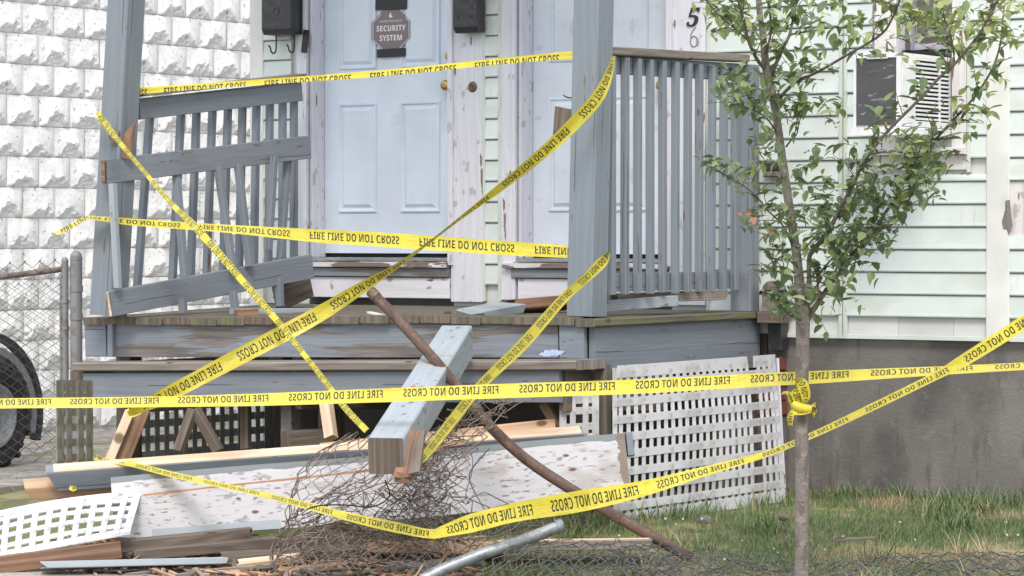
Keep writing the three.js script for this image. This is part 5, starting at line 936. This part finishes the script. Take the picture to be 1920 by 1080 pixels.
  // thicker sprays seen in the crown
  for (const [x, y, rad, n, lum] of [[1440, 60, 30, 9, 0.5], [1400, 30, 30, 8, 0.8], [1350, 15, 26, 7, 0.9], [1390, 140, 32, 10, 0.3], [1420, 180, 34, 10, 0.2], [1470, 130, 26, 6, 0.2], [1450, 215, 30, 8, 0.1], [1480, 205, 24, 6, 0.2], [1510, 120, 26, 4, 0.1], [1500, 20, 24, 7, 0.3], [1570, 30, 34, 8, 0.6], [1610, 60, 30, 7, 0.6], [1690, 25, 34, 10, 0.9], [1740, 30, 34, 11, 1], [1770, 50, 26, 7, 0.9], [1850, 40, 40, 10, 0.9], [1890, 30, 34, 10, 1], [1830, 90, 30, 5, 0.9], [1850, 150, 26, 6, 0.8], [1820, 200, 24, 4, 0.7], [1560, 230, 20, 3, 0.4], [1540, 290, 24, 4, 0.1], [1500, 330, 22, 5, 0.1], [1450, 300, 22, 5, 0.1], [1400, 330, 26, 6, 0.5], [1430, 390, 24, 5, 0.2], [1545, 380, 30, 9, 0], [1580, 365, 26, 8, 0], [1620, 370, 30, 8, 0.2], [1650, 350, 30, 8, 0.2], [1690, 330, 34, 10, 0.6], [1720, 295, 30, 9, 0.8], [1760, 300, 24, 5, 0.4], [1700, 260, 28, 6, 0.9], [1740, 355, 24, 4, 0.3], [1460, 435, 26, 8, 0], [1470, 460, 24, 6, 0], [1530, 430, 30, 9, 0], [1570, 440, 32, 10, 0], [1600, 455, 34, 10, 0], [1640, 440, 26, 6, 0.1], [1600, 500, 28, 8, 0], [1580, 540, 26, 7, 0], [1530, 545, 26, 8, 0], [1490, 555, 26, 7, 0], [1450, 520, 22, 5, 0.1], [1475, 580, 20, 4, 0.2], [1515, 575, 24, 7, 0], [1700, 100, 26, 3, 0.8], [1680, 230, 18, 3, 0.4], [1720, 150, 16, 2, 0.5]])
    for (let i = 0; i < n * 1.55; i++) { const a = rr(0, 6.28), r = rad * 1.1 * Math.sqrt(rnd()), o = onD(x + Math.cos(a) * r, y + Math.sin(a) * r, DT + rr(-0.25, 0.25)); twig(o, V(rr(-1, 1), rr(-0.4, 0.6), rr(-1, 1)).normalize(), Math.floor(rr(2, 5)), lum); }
  leaves.sort((a, b) => (b.s - a.s));
  const rest = greens.map(() => []);
  leaves.forEach((l, i) => {
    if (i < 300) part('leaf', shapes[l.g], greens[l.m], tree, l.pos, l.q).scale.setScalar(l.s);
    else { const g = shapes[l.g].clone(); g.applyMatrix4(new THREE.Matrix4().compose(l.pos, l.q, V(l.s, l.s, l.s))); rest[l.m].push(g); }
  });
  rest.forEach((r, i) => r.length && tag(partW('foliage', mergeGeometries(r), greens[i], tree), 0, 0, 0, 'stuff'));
  for (const [x, y] of [[1388, 405], [1400, 404], [1412, 408], [1434, 443], [1442, 440]]) { const m = part('leaf', shapes[2], red, tree, onD(x, y, DT - 0.2), frameQ(V(rr(-1, 1), 0.2, rr(-1, 1)), V(0.3, 1, 0.2))); tag(m, 'reddish leaf'); }
  console.log('leaves', leaves.length);
  // knotted tape on the trunk
  const kn = thing('tape_knot', 'crumpled knot of yellow tape tied round the tree trunk', 'tape', onD(1500, 790, DT - 0.05)), K = DT - 0.045;
  partW('wrap', tubeGeo([onD(1487, 757, K), onD(1500, 765, K - 0.01), onD(1519, 768, K)], [0.018, 0.022, 0.018], 7), INK, kn);
  const rb = (n, l, o) => partW(n, ribbon(cen(l), { width: 0.03, cup: 0.004, period: 0.3, ...o }), INK, kn);
  rb('loop', [[1500, 764, 6, K], [1494, 735, 11, K - 0.02], [1495, 715, 9, K - 0.015], [1503, 716, 9, K - 0.03], [1511, 745, 8, K - 0.02], [1508, 765, 6, K]], {});
  rb('tail', [[1488, 762, 4, K], [1483, 748, 5, K - 0.01], [1479, 738, 4, K - 0.01], [1470, 736, 2, K], [1466, 739, 1.5, K]], {}); rb('tail', [[1488, 767, 4, K], [1482, 782, 6, K - 0.01], [1482, 798, 4, K]], {}); rb('tail', [[1519, 764, 3, K], [1528, 758, 4, K], [1529, 768, 3, K], [1525, 780, 2, K - 0.01], [1527, 783, 1.5, K]], {}); rb('band', [[1487, 772, 6, K - 0.01], [1503, 771, 7, K - 0.02], [1520, 768, 6, K - 0.01]], {});
}

// ================================================================ GRASS
{
  const blade = (h, w, bend) => { const b = new Poly(), n = 3, p = (t, s) => [s * w * (1 - t * 0.92) / 2, h * (t - 0.18 * bend * t * t), bend * h * t * t]; for (let i = 0; i < n; i++) { const a = i / n, c = (i + 1) / n; b.quad(p(a, -1), p(a, 1), p(c, 1), p(c, -1), [0, a], [1, a], [1, c], [0, c]); } return b.geo(); };
  const tuft = mergeGeometries([0, 1, 2, 3].map(k => { const g = blade(rr(0.025, 0.055), rr(0.0028, 0.0045), rr(0.2, 0.9)); g.rotateY(k * 1.7 + rnd()); g.translate(rr(-0.012, 0.012), 0, rr(-0.012, 0.012)); return g; }));
  const gm = new THREE.MeshStandardMaterial({ color: 0xffffff, roughness: 0.75, side: THREE.DoubleSide });
  const spots = [];
  const tryAt = (x, z, sc) => {
    if (x > PXL && x < 0.02 && z < 1.9) return;
    if (z > 3.76) return;
    const heap = sstep(0.5, -0.3, x) * sstep(1.7, 2.1, z) * sstep(4, 3.3, z); if (rnd() < heap * (x < -0.6 ? 0.985 : 0.6)) return;
    if (x < -3.3 && rnd() < 0.82) return;
    const n = fbm((x + 20) / 40, (z + 20) / 40, 40, 40, 3, 5); if (rnd() > 0.12 + 1.1 * sstep(0.34, 0.6, n)) return;
    spots.push([x, z, sc * rr(0.6, 1.3) * (0.55 + n)]);
  };
  for (let i = 0; i < 62000; i++) tryAt(rr(-0.9, 4.6), rr(0.05, 3.95), 0.75);
  for (let i = 0; i < 2600; i++) tryAt(rr(-3.2, 0.4), rr(1.9, 3.95), 1);
  for (let i = 0; i < 1500; i++) tryAt(rr(-6, -3.2), rr(-1, 3.9), 1); for (let i = 0; i < 2600; i++) { const x = -4.1 + rr(-0.5, 0.5), z = 2.6 + rr(-0.45, 0.45); tryAt(x, z, 1.8); }
  for (let i = 0; i < 1500; i++) tryAt(rr(0.1, 4.6), rr(0.03, 0.28) , rr(0.9, 1.7));          // weeds along the foundation
  for (let i = 0; i < 700; i++) tryAt(rr(0.05, 0.5), rr(0.4, 2.3), rr(1.1, 2.2));             // and along the lattice
  for (let k = 0; k < 26; k++) { const cx = rr(0.2, 4), cz = rr(0.4, 3.4); for (let i = 0; i < 26; i++) tryAt(cx + rr(-0.07, 0.07), cz + rr(-0.07, 0.07), rr(1.5, 2.6)); }
  const im = new THREE.InstancedMesh(tuft, gm, spots.length), m = new THREE.Matrix4(), q = new THREE.Quaternion(), col = new THREE.Color();
  spots.forEach(([x, z, s], i) => {
    q.setFromEuler(new THREE.Euler(rr(-0.25, 0.25), rr(0, 6.28), rr(-0.25, 0.25))); m.compose(V(x, groundY(z) - 0.006, z), q, V(s, s, s)); im.setMatrixAt(i, m);
    const dry = fbm((x + 20) / 40, (z + 20) / 40, 90, 90, 3, 77), k = rr(0.7, 1.25); rnd() < sstep(0.5, 0.72, dry) * 0.8 + 0.08 ? col.setRGB(0.42 * k, 0.34 * k, 0.21 * k) : col.setRGB(0.14 * k, 0.2 * k, 0.08 * k); im.setColorAt(i, col);
  });
  im.name = 'grass'; im.castShadow = im.receiveShadow = true; scene.add(im); tag(im, 'patchy green and straw coloured lawn grass', 'grass', 0, 'stuff');
  // a few clover heads
  const cl = []; for (let i = 0; i < 40; i++) { const g = new THREE.IcosahedronGeometry(rr(0.004, 0.007), 0); const x = rr(0.4, 4), z = rr(1.2, 3.2); g.translate(x, groundY(z) + 0.04, z); cl.push(g); }
  tag(partW('clover_flowers', mergeGeometries(cl), M.white, scene), 'tiny white clover flowers in the lawn', 'flowers', 0, 'stuff');
}
scene.traverse(o => { if (o.isMesh) { o.castShadow = true; o.receiveShadow = true; } });
renderer.render(scene, camera);
